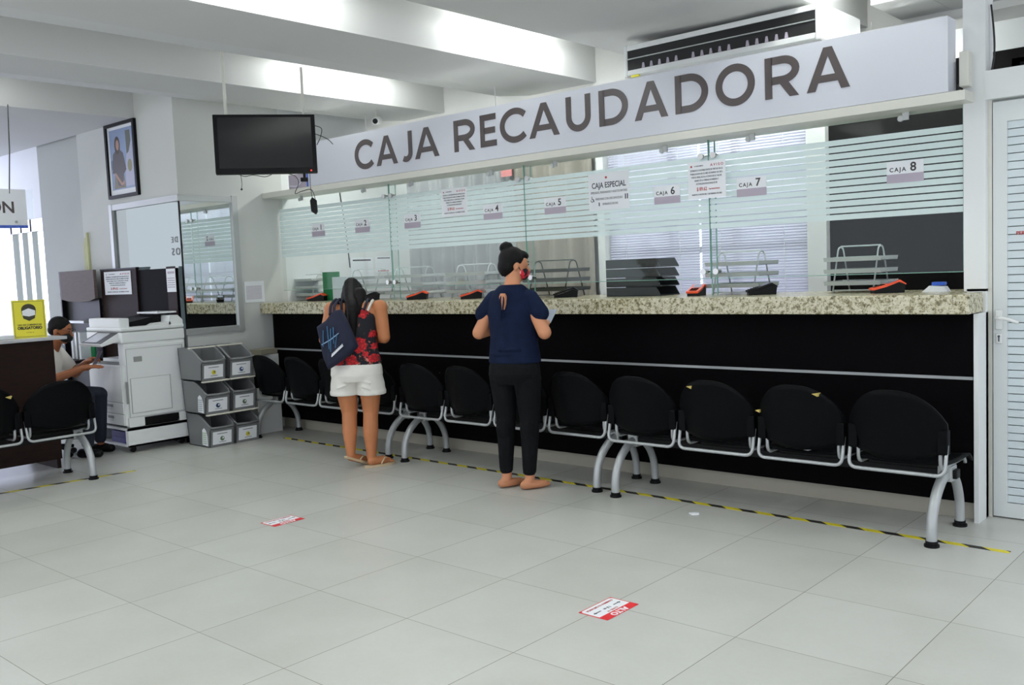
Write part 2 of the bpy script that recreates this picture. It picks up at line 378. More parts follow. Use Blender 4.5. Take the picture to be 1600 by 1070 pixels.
def text(name, s, size, m, parent=None, loc=(0,0,0), rot=(PI/2,0,0), width=None, bold=0.0, align='LEFT', depth=.0006, mirror=False, space=1.0, top=None):
    cu = bpy.data.curves.new(name, 'FONT'); cu.body = s; cu.size = size; cu.align_x = align; cu.offset = bold; cu.extrude = depth; cu.space_character = space; cu.resolution_u = 3
    t = bpy.data.objects.new(name, cu); COL.objects.link(t); bpy.context.view_layer.update()
    dg = bpy.context.evaluated_depsgraph_get(); me = bpy.data.meshes.new_from_object(t.evaluated_get(dg))
    bpy.data.objects.remove(t); bpy.data.curves.remove(cu)
    if width:
        xs = [v.co.x for v in me.vertices]; k = width/(max(xs)-min(xs))
        for v in me.vertices: v.co.x *= k
    if mirror:
        for v in me.vertices: v.co.x = -v.co.x
    me.materials.clear(); me.materials.append(MT[m] if isinstance(m, str) else m)
    me.name = name
    o = bpy.data.objects.new(name, me); COL.objects.link(o); o.location = loc; o.rotation_euler = rot
    if parent: o.parent = parent
    return o

# ================================================================== THE SETTING
bm = bm_new(); box(bm, (-14, -7, -.1), (5, 5.2, 0)); struct('floor', bm, 'floor')
ZB, ZS = 3.0, 3.32          # underside of the soffits, underside of the slab
bm = bm_new(); box(bm, (-14, -7, ZS), (5, 5.2, ZS+.15)); struct('ceiling', bm, 'ceil')
def soffit(n, x0, x1, y0=-7, y1=4.05, crease=None):
    bm = bm_new()
    if crease: pts = [(x0, ZB+.05), (crease, ZB), (x1, ZB), (x1, ZS), (x0, ZS)]
    else: pts = [(x0, ZB), (x1, ZB), (x1, ZS), (x0, ZS)]
    prism(bm, pts, 'y', y0, y1); struct('trim_%d' % n, bm, 'beam')
soffit(1, -3.0, -1.88, crease=-2.62)
soffit(2, -1.25, .43, crease=-.2)
soffit(3, .98, 2.7)
soffit(4, .66, .978, 3.5, 4.04)
soffit(5, -4.7, -3.72, y1=1.83 if False else 4.05, crease=-4.3)
soffit(6, -14, -5.6, y1=1.83)
soffit(7, 3.3, 5)
bm = bm_new(); box(bm, (-4.9, 4.05, 2.95), (5, 4.4, ZS)); struct('trim_8', bm, 'ceil')

# left block of the building that juts into the hall, with its corner window
bm = bm_new()
y1, x1 = 1.83, -4.9
wz0, wz1 = .975, 2.235
# wall facing the hall (normal -y), opening x -6.2..-4.9
box(bm, (-6.84, y1, 0), (-6.2, y1+.12, ZS)); box(bm, (-6.2, y1, 0), (-5.02, y1+.12, wz0)); box(bm, (-6.2, y1, wz1), (-5.02, y1+.12, ZS))
struct('wall_left_front', bm, 'wall_left_shaded')
bm = bm_new()
# wall along y (normal +x), opening y 1.83..2.41
box(bm, (x1-.12, y1, 0), (x1, 2.41, wz0)); box(bm, (x1-.12, y1, wz1), (x1, 2.41, ZS)); box(bm, (x1-.12, 2.41, 0), (x1, 2.93, ZS))
struct('wall_left_side', bm, 'wall_left_shaded')
bm = bm_new(); box(bm, (x1-.12, 2.93, 0), (x1, 4.4, ZS)); struct('wall_office_side', bm, 'wall')
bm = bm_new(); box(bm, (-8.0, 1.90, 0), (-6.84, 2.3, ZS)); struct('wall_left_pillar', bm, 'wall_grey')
bm = bm_new()
# far left daylight wall with its window opening
WX0, WX1, WZ0, WZ1 = -10.75, -9.62, 1.0, 2.36
box(bm, (-14, 2.6, 0), (WX0, 2.75, ZS)); box(bm, (WX1, 2.6, 0), (-7.9, 2.75, ZS)); box(bm, (WX0, 2.6, 0), (WX1, 2.75, WZ0)); box(bm, (WX0, 2.6, WZ1), (WX1, 2.75, ZS))
struct('wall_far_left', bm, 'wall')
wn = sroot('window_1', (0,0,0))
bm = bm_new()
for x in (WX0, -10.42, -10.1, WX1-.05): box(bm, (x, 2.59, WZ0), (x+.05, 2.66, WZ1))
box(bm, (WX0, 2.59, WZ1-.16), (WX1, 2.66, WZ1)); box(bm, (WX0, 2.59, WZ0), (WX1, 2.66, WZ0+.05)); box(bm, (-9.9, 2.6, 2.02), (WX1, 2.65, 2.05))
obj('window_frame', bm, 'alu', wn)
bm = bm_new(); box(bm, (WX0, 2.63, WZ0), (WX1, 2.636, WZ1)); obj('pane', bm, 'glass', wn)
# corner window of the block
wn = sroot('window_2')
bm = bm_new(); t = .055
box(bm, (-6.2, y1-.02, wz1-t), (x1+.02, y1+.03, wz1)); box(bm, (-6.2, y1-.02, wz0), (x1+.02, y1+.03, wz0+t)); box(bm, (-6.2-.003, y1-.023, wz0-.003), (-6.2+t, y1+.033, wz1+.003))
box(bm, (x1-.03, y1+.031, wz1-t), (x1+.018, 2.40, wz1-.001)); box(bm, (x1-.03, y1+.031, wz0+.001), (x1+.018, 2.40, wz0+t)); box(bm, (x1-.033, 2.355, wz0-.003), (x1+.023, 2.413, wz1+.003))
obj('window_frame', bm, 'alu', wn)
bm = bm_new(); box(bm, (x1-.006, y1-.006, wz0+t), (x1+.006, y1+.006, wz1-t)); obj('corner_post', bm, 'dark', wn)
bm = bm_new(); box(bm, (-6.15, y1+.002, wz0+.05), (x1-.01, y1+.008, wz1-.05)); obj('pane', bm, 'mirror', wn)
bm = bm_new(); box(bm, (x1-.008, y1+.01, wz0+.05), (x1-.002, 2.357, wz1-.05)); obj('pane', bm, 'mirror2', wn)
text('reflected_lettering', 'D E', .075, 'letter', wn, loc=(-4.96, y1-.002, 1.815), align='LEFT', mirror=True)  # reflection in the glass, modelled as mirrored letters on the pane
text('reflected_lettering', 'O S', .095, 'letter', wn, loc=(-4.93, y1-.002, 1.70), align='LEFT', mirror=True)
# room behind the corner window: inner walls
bm = bm_new(); box(bm, (-6.84, 2.9, 0), (-5.02, 3.0, ZS)); struct('wall_inner', bm, 'wall_grey')

# office behind the glass: back wall with windows, curtain side, dark end
YB = 4.4
bm = bm_new()
box(bm, (-5.02, YB, 0), (-2.02, YB+.12, ZS)); box(bm, (-2.02, YB, 0), (-.14, YB+.12, .95)); box(bm, (-2.02, YB, 2.72), (-.14, YB+.12, ZS)); box(bm, (-.14, YB, 0), (5, YB+.12, ZS))
struct('wall_back', bm, 'wall')
bm = bm_new(); box(bm, (-2.1, YB-.1, 0), (-2.02, YB, ZS)); box(bm, (-.14, YB-.1, 0), (.01, YB, ZS)); struct('trim_9', bm, 'white')
bm = bm_new(); box(bm, (.012, YB-.04, 0), (1.36, YB, 2.75)); struct('trim_10', bm, 'brownwall')
wn = sroot('window_3')
bm = bm_new()
for x in (-2.02, -1.42, -.82, -.19): box(bm, (x, YB, .95), (x+.05, YB+.06, 2.72))
for z in (.95, 1.52, 1.78, 2.67): box(bm, (-2.02, YB, z), (-.14, YB+.06, z+.05))
obj('window_frame', bm, 'white', wn)
bm = bm_new(); box(bm, (-2.02, YB+.03, .95), (-.14, YB+.036, 2.72)); obj('pane', bm, 'glass', wn)

# counter end post, jamb, door header and door
bm = bm_new(); box(bm, (1.385, 2.86, 1.227), (1.495, 3.0, ZB)); box(bm, (1.472, 2.72, 0), (1.495, 3.0, 1.115)); box(bm, (1.40,2.86,0),(1.495,3.0,1.24)); struct('trim_11', bm, 'wall')
bm = bm_new(); box(bm, (1.495, 2.90, 0), (1.515, 3.0, 2.23)); struct('trim_12', bm, 'offwhite')
bm = bm_new(); box(bm, (1.495, 2.85, 2.228), (5, 3.0, 2.375)); box(bm, (2.55, 2.87, 0), (5, 3.0, 2.228)); struct('wall_right', bm, 'wall')
dr = sroot('door_1', (1.52, 2.90, 0))
bm = bm_new(); L = .95; H = 2.215
box(bm, (0, 0, .008), (.068, .045, H)); box(bm, (L-.07, 0, .008), (L, .045, H)); box(bm, (.068, 0, 2.11), (L-.07, .045, H)); box(bm, (.068, 0, .008), (L-.07, .045, .085))
obj('door_frame', bm, 'alu', dr).data.materials[0] = mat('door_white_aluminium', S(212,217,216), .4)
bm = bm_new(); n = 48; p = (2.11-.085)/n
for k in range(n): box(bm, (.068, .012, .085+k*p+.004), (L-.07, .03, .085+(k+1)*p-.001))
obj('louvre_panel', bm, mat('door_slats', S(206,217,220), .45), dr)
bm = bm_new(); box(bm, (.066, .031, .08), (L-.068, .036, 2.12)); obj('backing', bm, mat('door_backing', S(120,130,134), .6), dr)
bm = bm_new(); box(bm, (.012, -.012, 1.02), (.047, 0, 1.125), .008); cyl(bm, (.03, -.012, 1.085), (.03, -.055, 1.085), .009); tube(bm, round_corners([(.03, -.052, 1.085), (.075, -.055, 1.082), (.135, -.055, 1.06)], .03), .009); box(bm, (.014, -.01, .945), (.045, 0, 1.0), .01)
h = obj('door_handle', bm, 'white', dr, smooth=True)
bm = bm_new(); cyl(bm, (.03, -.0105, .985), (.03, -.013, .985), .006); box(bm, (.027, -.013, .957), (.033, -.0105, .982)); obj('keyhole', bm, 'ink', h)
text('lettering', 'PERSONAL', .026, 'inkred', dr, loc=(.108, .0105, 1.518), bold=.0006)
text('lettering', 'AUTORIZADO', .026, 'inkred', dr, loc=(.40, .0105, 1.518), bold=.0006)

# ------------------------------------------------------------------ counter
YP = 2.70
c = thing('service_counter', 'long black panelled cashier counter with light stone plinth under the granite top', 'counter', (-1.7, YP, 0))
def L2(o): return o
ox = Vector((1.7, -YP, 0))
def rel(p, r): return (p[0]-r[0], p[1]-r[1], p[2]-r[2])
def rbox(bm, a, b, r, bev=0): box(bm, rel(a, r), rel(b, r), bev)
YC = 2.73; R0 = (-1.7, YP, 0)
bm = bm_new(); rbox(bm, (-4.885, YC, .105), (1.466, YC+.03, .765), R0); obj('lower_panel', bm, 'black', c)
bm = bm_new(); rbox(bm, (-4.885, YC, .781), (1.466, YC+.03, 1.117), R0); obj('upper_panel', bm, 'black', c)
bm = bm_new(); rbox(bm, (-4.885, YC-.004, .765), (1.466, YC+.028, .781), R0); obj('trim_strip', bm, 'silver', c)
bm = bm_new(); rbox(bm, (-4.885, YC+.07, 0), (1.466, YC+.13, .12), R0); obj('plinth', bm, mat('plinth_tile', S(172,168,154), .4, noise=.05, scale=6), c)
bm = bm_new(); rbox(bm, (-4.885, YC+.13, .0), (1.385, YC+.155, 1.117), R0); obj('back_board', bm, 'dark', c)
g = bm_new(); box(g, (-4.895, 2.60, 1.119), (1.383, 3.33, 1.222), .006); box(g, (1.37, 2.60, 1.119), (1.483, 2.855, 1.222), .006)
tag(obj('countertop', g, 'granite'), 'thick speckled beige granite worktop running along the whole cashier counter', 'worktop')

# ------------------------------------------------------------------ glass screen
YG = 2.88
joints = [-4.76, -3.265, -1.722, -.155, 1.383]
plab = ['striped frosted glass screen at the far left end, carrying CAJA 1 and CAJA 2', 'clear glass screen with frosted stripes carrying the CAJA 3 and CAJA 4 signs',
        'clear glass screen with frosted stripes carrying CAJA 5, CAJA 6 and the special cashier notice', 'clear glass screen with frosted stripes at the right end carrying CAJA 7 and CAJA 8']
NS = 12; F0, F1 = 1.655, 2.125; pit = (F1-F0)/NS
joints[0] = -4.885
for i in range(4):
    xa, xb = joints[i]+.004, joints[i+1]-.004
    t = thing('glass_screen', plab[i], 'glass screen', ((xa+xb)/2, YG, 1.335), 0, 'glass screens above the counter')
    hw = (xb-xa)/2
    bm = bm_new(); box(bm, (-hw, -.004, 0), (hw, .004, .905)); obj('pane', bm, 'glass', t)
    bm = bm_new()
    for k in range(NS): box(bm, (-hw, -.0055, F0-1.335+k*pit), (hw, -.0045, F0-1.335+(k+1)*pit-.0075))
    obj('frosted_stripes', bm, 'frost', t)
    bm = bm_new(); box(bm, (-hw, -.0045, -.003), (hw, .0045, .001)); box(bm, (hw-.001, -.0045, 0), (hw+.001, .0045, .905)); obj('polished_edge', bm, 'glassgreen', t)
    bx = {0: [-4.50, -3.57], 1: [-2.953, -2.045], 2: [-1.407, -.469], 3: [.16, 1.087]}[i]
    for x in bx:
        x -= (xa+xb)/2
        bm = bm_new(); box(bm, (x-.02, -.016, .845), (x+.015, -.007, .915)); cyl(bm, (x-.03, -.02, .855), (x-.03, -.005, .855), .016, 12); box(bm, (x-.035, -.015, .848), (x+.015, -.008, .862)); obj('hanging_bracket', bm, 'alu', t)
    for s, j in ((-1, 0), (1, 3)):
        pass
for i, x in enumerate(joints[1:4]):
    t = thing('glass_fin', ['glass stiffener fin with round steel fixings behind the joint between screens 2 and 3', 'glass stiffener fin with round steel fixings behind the joint between CAJA 4 and CAJA 5', 'glass stiffener fin with round steel fixings behind the joint between CAJA 6 and CAJA 7'][i], 'glass fin', (x, YG, 1.224), 0, 'glass fins behind the screens')
    bm = bm_new(); box(bm, (-.004, .006, 0), (.004, .075, 1.01)); obj('pane', bm, 'glass', t)
    bm = bm_new(); box(bm, (-.0045, .075, 0), (.0045, .078, 1.01)); box(bm, (-.003, .003, 0), (.003, .007, 1.01)); obj('polished_edge', bm, 'glassgreen', t)
    for z in (.895, .155):
        for s in (-1, 1):
            bm = bm_new(); cyl(bm, (s*.045, -.03, z), (s*.045, -.007, z), .02, 14, .017); cyl(bm, (s*.045, .005, z), (s*.045, .03, z), .012); box(bm, (min(0, s*.045), .01, z-.006), (max(0, s*.045), .022, z+.006)); obj('fixing', bm, 'chrome', t, smooth=False)

# beam over the glass and the sign fascia
bm = bm_new(); box(bm, (-4.9, YP+.0, 2.222), (1.44, YP+.30, 2.272)); struct('trim_13', bm, 'offwhite')
s = thing('sign_board', 'long white fascia sign reading CAJA RECAUDADORA in dark grey capitals above the counter', 'sign', (-1.5, YP, 2.274))
RS = (-1.5, YP, 2.274)
bm = bm_new(); rbox(bm, (-4.15, YP, 2.274), (1.358, YP+.13, 2.66), RS); obj('panel', bm, 'sign', s)
bm = bm_new(); rbox(bm, (-4.45, YP-.001, 2.274), (-4.155, YP+.1, 2.40), RS); e = obj('end_emblem', bm, 'band', s); e['label'] = 'purple grey printed end with a pale swirl'
bm = bm_new(); tube(bm, smooth_path([rel((-4.43, YP-.002, 2.30), RS), rel((-4.33, YP-.002, 2.29), RS), rel((-4.26, YP-.002, 2.32), RS), rel((-4.21, YP-.002, 2.36), RS)]), .006, 6); obj('swirl', bm, 'sign', e)
bm = bm_new(); rbox(bm, (-4.172, YP-.004, 2.274), (-4.152, YP+.01, 2.42), RS); obj('blue_edge', bm, 'bluestripe', s)

# letter drawing: strokes of constant width in the sign plane (x right, z up)
def stroke2(bm, pts, wd, y0, y1, closed=False):
    P = []
    for p in pts:
        v = Vector((p[0], p[1]))
        if not P or (v-P[-1]).length > 1e-5: P.append(v)
    n = len(P); Ls, Rs = [], []
    for i in range(n):
        a = P[i-1] if (i > 0 or closed) else None; b = P[i]; c_ = P[(i+1) % n] if (i < n-1 or closed) else None
        d1 = (b-a).normalized() if a is not None else None; d2 = (c_-b).normalized() if c_ is not None else None
        if d1 is None: nn = Vector((-d2.y, d2.x)); k = 1
        elif d2 is None: nn = Vector((-d1.y, d1.x)); k = 1
        else:
            m1, m2 = Vector((-d1.y, d1.x)), Vector((-d2.y, d2.x)); nn = (m1+m2).normalized(); k = 1/max(.35, nn.dot(m1))
        Ls.append(b+nn*wd/2*k); Rs.append(b-nn*wd/2*k)
    rng = n if closed else n-1
    mk = lambda p, y: bm.verts.new((p.x, y, p.y))
    A = [mk(p, y0) for p in Ls]; B = [mk(p, y0) for p in Rs]; A2 = [mk(p, y1) for p in Ls]; B2 = [mk(p, y1) for p in Rs]
    for i in range(rng):
        j = (i+1) % n
        bm.faces.new((A[i], A[j], B[j], B[i])); bm.faces.new((A2[j], A2[i], B2[i], B2[j])); bm.faces.new((A[j], A[i], A2[i], A2[j])); bm.faces.new((B[i], B[j], B2[j], B2[i]))
    if not closed:
        bm.faces.new((A[0], B[0], B2[0], A2[0])); bm.faces.new((B[-1], A[-1], A2[-1], B2[-1]))
def arc(cx, cy, rx, ry, a0, a1, n=20): return [(cx+rx*math.cos(math.radians(a0+(a1-a0)*i/n)), cy+ry*math.sin(math.radians(a0+(a1-a0)*i/n))) for i in range(n+1)]
def letter(ch, W, H, y0=-.004, y1=-.0005):
    bm = bm_new(); t = .19*H; q = t/2
    def st(p, closed=False): stroke2(bm, p, t, y0, y1, closed)
    if ch == 'C':
        st(arc(W*.56, H/2, W*.56-q+.008, H/2-q+.006, 42, 318, 30))
    elif ch == 'O': st(arc(W/2, H/2, W/2-q, H/2-q+.006, 0, 360, 40)[:-1], True)
    elif ch == 'A':
        e = t*.55
        prism(bm, [(0, 0), (t*1.12, 0), (W/2, H*.80), (W-t*1.12, 0), (W, 0), (W/2+e, H), (W/2-e, H)], 'y', y0, y1)
        box(bm, (W*.25, y0+.0002, H*.19), (W*.75, y1, H*.19+t*.9))
    elif ch == 'J': st([(W-q, H), (W-q, H*.30)]+arc(W*.5-q*.3, H*.29, W*.5-q*.7, H*.29-q+.006, 0, -125, 14))
    elif ch == 'R':
        st([(q, 0), (q, H)])
        st([(t*.9, H-q), (W*.5, H-q)]+arc(W*.52, H-q-(H*.24), W*.48-q+.004, H*.24, 90, -90, 14)+[(t*.9, H-q-H*.48)])
        prism(bm, [(W*.42, H*.36), (W*.42+t*1.15, H*.40), (W, 0), (W-t*1.25, 0)], 'y', y0+.0002, y1)
    elif ch == 'E':
        st([(q, 0), (q, H)]); st([(t*.9, q), (W, q)]); st([(t*.9, H-q), (W*.98, H-q)]); st([(t*.9, H/2), (W*.92, H/2)])
    elif ch == 'U': st([(q, H), (q, H*.40)]+arc(W/2, H*.40, W/2-q, H*.40-q+.006, 180, 360, 18)+[(W-q, H)])
    elif ch == 'D':
        st([(q, 0), (q, H)])
        st([(t*.9, q), (W*.42, q)]+arc(W*.42, H/2, W*.58-q, H/2-q, -90, 90, 20)+[(t*.9, H-q)])
    return bm
LT = [('C',-3.465,-3.225),('A',-3.19,-2.925),('J',-2.885,-2.745),('A',-2.715,-2.435),('R',-2.265,-2.045),('E',-1.985,-1.82),('C',-1.775,-1.525),('A',-1.50,-1.222),
      ('U',-1.16,-.948),('D',-.877,-.642),('A',-.59,-.335),('D',-.28,-.044),('O',.008,.27),('R',.335,.545),('A',.592,.843)]
for ch, a, b in LT:
    xm = (a+b)/2; zb = 2.381+min(0, (xm+1.0))*.0125; o_ = letter(ch, b-a, .2385)
    obj('letter', o_, 'letter', s, loc=rel((a, YP, zb), RS))

# ------------------------------------------------------------------ notices on the glass
YN = YG-.008
for i, x in enumerate([-4.272, -3.632, -2.975, -2.049, -1.428, -.469, .144, 1.077]):
    n = i+1; z = 1.84 if n > 3 else 1.828
    t = thing('window_number_sign', 'small white plate reading CAJA %d over a purple grey band, stuck on the glass' % n, 'sign', (x, YN, z), 0, 'cashier window number plates')
    bm = bm_new(); box(bm, (-.1, -.002, .048), (.1, 0, .118)); obj('plate', bm, 'paper', t)
    bm = bm_new(); box(bm, (-.1, -.002, 0), (.1, 0, .048)); obj('band', bm, 'band', t)
    text('lettering', 'CAJA', .032, 'letterd', t, loc=(-.085, -.0022, .062), bold=.0008, space=1.35)
    text('number', str(n), .068, 'letterd', t, loc=(.028, -.0022, .060), bold=.0014)
def avison(name, label, loc, w_, h_, rz=0, mirror=False):
    t = thing(name, label, 'notice', loc, rz, 'notices headed AVISO')
    bm = bm_new(); box(bm, (-w_/2, -.0015, 0), (w_/2, 0, h_)); obj('sheet', bm, 'paper', t)
    sx = -1 if mirror else 1
    def tx(s_, size, z, width, m_='ink', x=0, b=.0003): text('lettering', s_, size*h_, m_, t, loc=(x*w_*sx, -.0017, z*h_), width=width*w_, align='CENTER', bold=b, mirror=mirror)
    tx('A V I S O', .095, .85, .34, 'inkred', .28, .0004)
    bm = bm_new(); ex = -.4*w_*sx; cyl(bm, (ex, -.0016, .88*h_), (ex, -.0026, .88*h_), .028*h_, 12); obj('emblem', bm, 'inkred', t)
    tx('H. AYUNTAMIENTO', .04, .87, .24, 'ink', -.2)
    tx('ESTIMADO CONTRIBUYENTE EN VIRTUD DE LA', .062, .745, .86)
    tx('PUBLICACION EN EL MES DE ENERO DE 2021,', .062, .655, .86)
    tx('POR EL INEGI, SE DA A CONOCER EL VALOR', .062, .565, .8)
    tx('DIARIO DE LA UNIDAD DE MEDIDA Y', .062, .475, .64)
    tx('ACTUALIZACION (U.M.A) ES DE', .062, .385, .56)
    tx('$ 89.62', .135, .22, .27, 'inkred', -.13, .0005); tx('Pesos Moneda Nacional', .05, .235, .28, 'inkred', .2)
    tx('VIGENTE A PARTIR DEL 1 DE FEBRERO DE 2021', .055, .10, .8)
    return t
avison('notice_sheet', 'printed AVISO notice taped on the glass between the CAJA 3 and CAJA 4 plates', (-2.468, YN, 1.895), .29, .222)
avison('notice_sheet', 'printed AVISO notice taped on the glass between the CAJA 6 and CAJA 7 plates', (-.150, YN-.034, 1.848), .272, .238)
t = thing('notice_sheet', 'printed CAJA ESPECIAL notice for disabled and pregnant customers taped on the glass', 'notice', (-.942, YN, 1.835))
bm = bm_new(); box(bm, (-.175, -.0015, 0), (.172, 0, .258)); obj('sheet', bm, 'paper', t)
text('lettering', 'CAJA ESPECIAL', .055, 'ink', t, loc=(0, -.0017, .155), width=.29, align='CENTER', bold=.0010)
text('lettering', 'EMPLEADOS, PENSIONADOS Y ADULTOS MAYORES', .022, 'ink', t, loc=(0, -.0017, .117), width=.31, align='CENTER')
text('lettering', 'PERSONAS CON DISCAPACIDAD', .022, 'ink', t, loc=(.0, -.0017, .072), width=.23, align='CENTER')
text('lettering', 'EMBARAZADAS', .022, 'ink', t, loc=(.01, -.0017, .035), width=.13, align='CENTER')
bm = bm_new(); cyl(bm, (-.02, -.0016, .225), (-.02, -.0026, .225), .009); obj('emblem', bm, 'inkred', t)
bm = bm_new(); stroke2(bm, arc(-.145, .073, .011, .011, -200, 60, 12), .004, -.003, -.001); stroke2(bm, [(-.147, .1), (-.146, .08), (-.134, .08), (-.128, .062)], .004, -.003, -.001)
stroke2(bm, [(.14, .065), (.14, .1)], .008, -.003, -.001); stroke2(bm, [(.157, .065), (.157, .1)], .008, -.003, -.001); stroke2(bm, [(-.085, .03), (-.085, .055)], .008, -.003, -.001); obj('pictogram', bm, 'ink', t)

# ------------------------------------------------------------------ office behind the glass
def blind(x0, x1, z0, z1, label):
    t = thing('venetian_blind', label, 'blind', ((x0+x1)/2, YB-.045, z1), 0, 'white venetian blinds behind the counter')
    hw = (x1-x0)/2; bm = bm_new(); n = int((z1-z0)/.022)
    for k in range(n):
        z = -.03-k*.022; a = math.radians(52)
        dy, dz = .0125*math.cos(a), .0125*math.sin(a)
        prism(bm, [(-dy, z-dz), (dy, z+dz), (dy, z+dz+.0012), (-dy, z-dz+.0012)], 'x', -hw, hw)
    o = obj('slats', bm, 'slat', t)
    bm = bm_new(); box(bm, (-hw, -.02, -.02), (hw, .02, .02)); obj('head_rail', bm, 'white', t)
    bm = bm_new(); box(bm, (-hw, -.014, -(z1-z0)-.02), (hw, .014, -(z1-z0))); obj('bottom_rail', bm, 'white', t)
    bm = bm_new()
    for x in (-hw*.6, hw*.6): cyl(bm, (x, -.016, 0), (x, -.016, -(z1-z0)), .002, 6)
    obj('cord', bm, 'white', t)
blind(-2.0, -1.10, .98, 2.66, 'white venetian blind over the left half of the office window, behind CAJA 6')
blind(-1.08, -.16, .98, 2.66, 'white venetian blind over the right half of the office window, behind CAJA 7')
def curtain(x0, x1, m, label, amp, per):
    bm = bm_new(); n = int((x1-x0)/.012); f, b_ = [], []
    for i in range(n+1):
        x = x0+(x1-x0)*i/n; y = amp*math.sin(2*PI*x/per)+amp*.5*math.sin(2*PI*x/per*.37+1)
        f.append((x-x0, y))
    vs = [[bm.verts.new((p[0], p[1]+(.004 if k else 0), z)) for p in f] for k in (0, 1) for z in (0, 2.0)]
    for i in range(n):
        bm.faces.new((vs[0][i], vs[0][i+1], vs[1][i+1], vs[1][i])); bm.faces.new((vs[2][i+1], vs[2][i], vs[3][i], vs[3][i+1]))
    o = obj('curtain', bm, m, smooth=True, loc=(x0, YB-.12, .72)); tag(o, label, 'curtain')
curtain(-4.6, -3.05, 'curtain2', 'pale grey pleated curtain behind the CAJA 3 and CAJA 4 windows', .03, .16)
curtain(-3.04, -2.12, 'curtain', 'taupe pleated curtain behind the CAJA 5 window, next to the white post', .035, .21)
p = yp(791, 264, YB-.2); t = thing('wall_poster', 'small yellow and pink poster high behind the curtain rail', 'poster', (p.x, YB-.2, p.z))
bm = bm_new(); box(bm, (-.07, 0, 0), (.07, .006, .13)); obj('sheet', bm, 'yellow', t)
bm = bm_new(); box(bm, (-.07, 0, -.07), (.07, .006, -.001)); obj('lower_sheet', bm, mat('pink_card', S(200,130,130), .7), t)
for (x0, y0, x1_, y1_, lab) in [(549, 402, 582, 440, 'white printed sheet pinned on the side wall behind the glass, left of the joint'), (588, 400, 611, 426, 'white price sheet with a red line hung behind the glass near the first joint')]:
    pa, pb = xp(x0, y1_, -4.895), xp(x1_, y0, -4.895)
    t = thing('wall_sheet', lab, 'paper sheet', (-4.893, (pa.y+pb.y)/2, pa.z)); hw = abs(pb.y-pa.y)/2; hh = abs(pb.z-pa.z)
    bm = bm_new(); box(bm, (-.005, -hw, 0), (.002, hw, hh)); obj('sheet', bm, 'paper', t)
    bm = bm_new(); box(bm, (.002, -hw*.8, hh*.86), (.003, hw*.8, hh*.92)); obj('heading', bm, 'ink', t)
    if 'red' in lab: bm = bm_new(); box(bm, (.002, -hw*.8, hh*.08), (.003, hw*.6, hh*.13)); obj('red_line', bm, 'inkred', t)

# tray racks: two bent wire hoops, a top rod and three pans
ZC = 1.2225
def tray_rack(x0, x1, yc, wm, label, papers, H=.285, tilt=0.0):
    t = thing('document_rack', label, 'letter tray rack', ((x0+x1)/2, yc, ZC), tilt, 'document tray racks behind the glass')
    hw = (x1-x0)/2-.005
    t.location.x += (t.location.x-CAM.x)*(yc-3.05)/(3.05-CAM.y)
    for s_ in (-1, 1):
        x = s_*(hw-.05)
        bm = bm_new(); tube(bm, round_corners([(x, -.13, .002), (x, -.035, H-.01), (x, .035, H-.01), (x, .13, .002)], .03, 5), .005, 8); obj('side_hoop', bm, wm, t, smooth=True)
    bm = bm_new(); cyl(bm, (-hw+.05, 0, H-.005), (hw-.05, 0, H-.005), .0045, 8); obj('top_rod', bm, wm, t); bm = bm_new(); cyl(bm, (-hw+.05, -.12, .015), (hw-.05, -.12, .015), .004, 8); obj('lower_rod', bm, wm, t)
    for k in range(3):
        z = .045+k*.072; d = .135
        bm = bm_new()
        box(bm, (-hw, -d, z), (hw, d, z+.003)); 
        prism(bm, [(-d, z), (-d-.012, z+.026), (-d-.009, z+.026), (-d+.003, z)], 'x', -hw, hw); prism(bm, [(d, z), (d+.012, z+.026), (d+.009, z+.026), (d-.003, z)], 'x', -hw, hw)
        box(bm, (-hw, -d, z), (-hw+.003, d, z+.026)); box(bm, (hw-.003, -d, z), (hw, d, z+.026))
        obj('tray', bm, wm, t)
        if papers[k]:
            bm = bm_new(); r = random.uniform(-.04, .04); box(bm, (-hw+.03+r, -.12, z+.004), (hw-.06+r, .12, z+.004+.008*papers[k])); box(bm, (-hw+.06, -.14, z+.014), (hw-.1, .1, z+.0145+.006*papers[k]))
            obj('papers', bm, 'paperg' if papers[k] > 1.5 else 'paper', t)
    return t
tray_rack(-4.84, -4.46, 3.16, 'wire', 'grey wire tray rack at the far left end of the counter, beside the wall', [2.5, 1, .6], .26)
tray_rack(-4.02, -3.53, 3.16, 'wire', 'grey wire tray rack behind the first joint, right of the green board', [1, 1, 1.4])
tray_rack(-3.43, -2.92, 3.16, 'wire', 'grey wire tray rack right of the first glass joint, orange reader in front', [1, 1, 2])
tray_rack(-2.66, -2.19, 3.16, 'wire', 'pale wire tray rack left of the dark haired woman in navy', [.6, .6, 1])
tray_rack(-1.82, -1.36, 3.16, 'darkwire', 'dark wire tray rack with green and white papers right of the woman in navy', [.6, 1, 1.8])
tray_rack(-.23, .17, 3.16, 'wire', 'wire tray rack full of papers in front of the venetian blinds', [2, 1.4, 1])
tray_rack(.575, .93, 3.16, 'wire', 'wire tray rack with a cream folder on top in front of the dark wall', [.8, 1, 2.2])
t = thing('letter_tray_tower', 'black plastic letter tray tower of four shelves standing beside the white post', 'letter tray', (-.83, 3.08, ZC))
for k in range(4):
    bm = bm_new(); z = k*.066
    prism(bm, [(-.22, z+.004), (.235, z+.004), (.20, z+.062), (-.22, z+.062)], 'y', -.125, -.118); box(bm, (-.22, -.125, z), (.235, .12, z+.006))
    prism(bm, [(-.22, z+.004), (.235, z+.004), (.20, z+.062), (-.22, z+.062)], 'y', .118, .125)
    obj('tray', bm, mat('black_tray', S(40,46,46), .5), t)
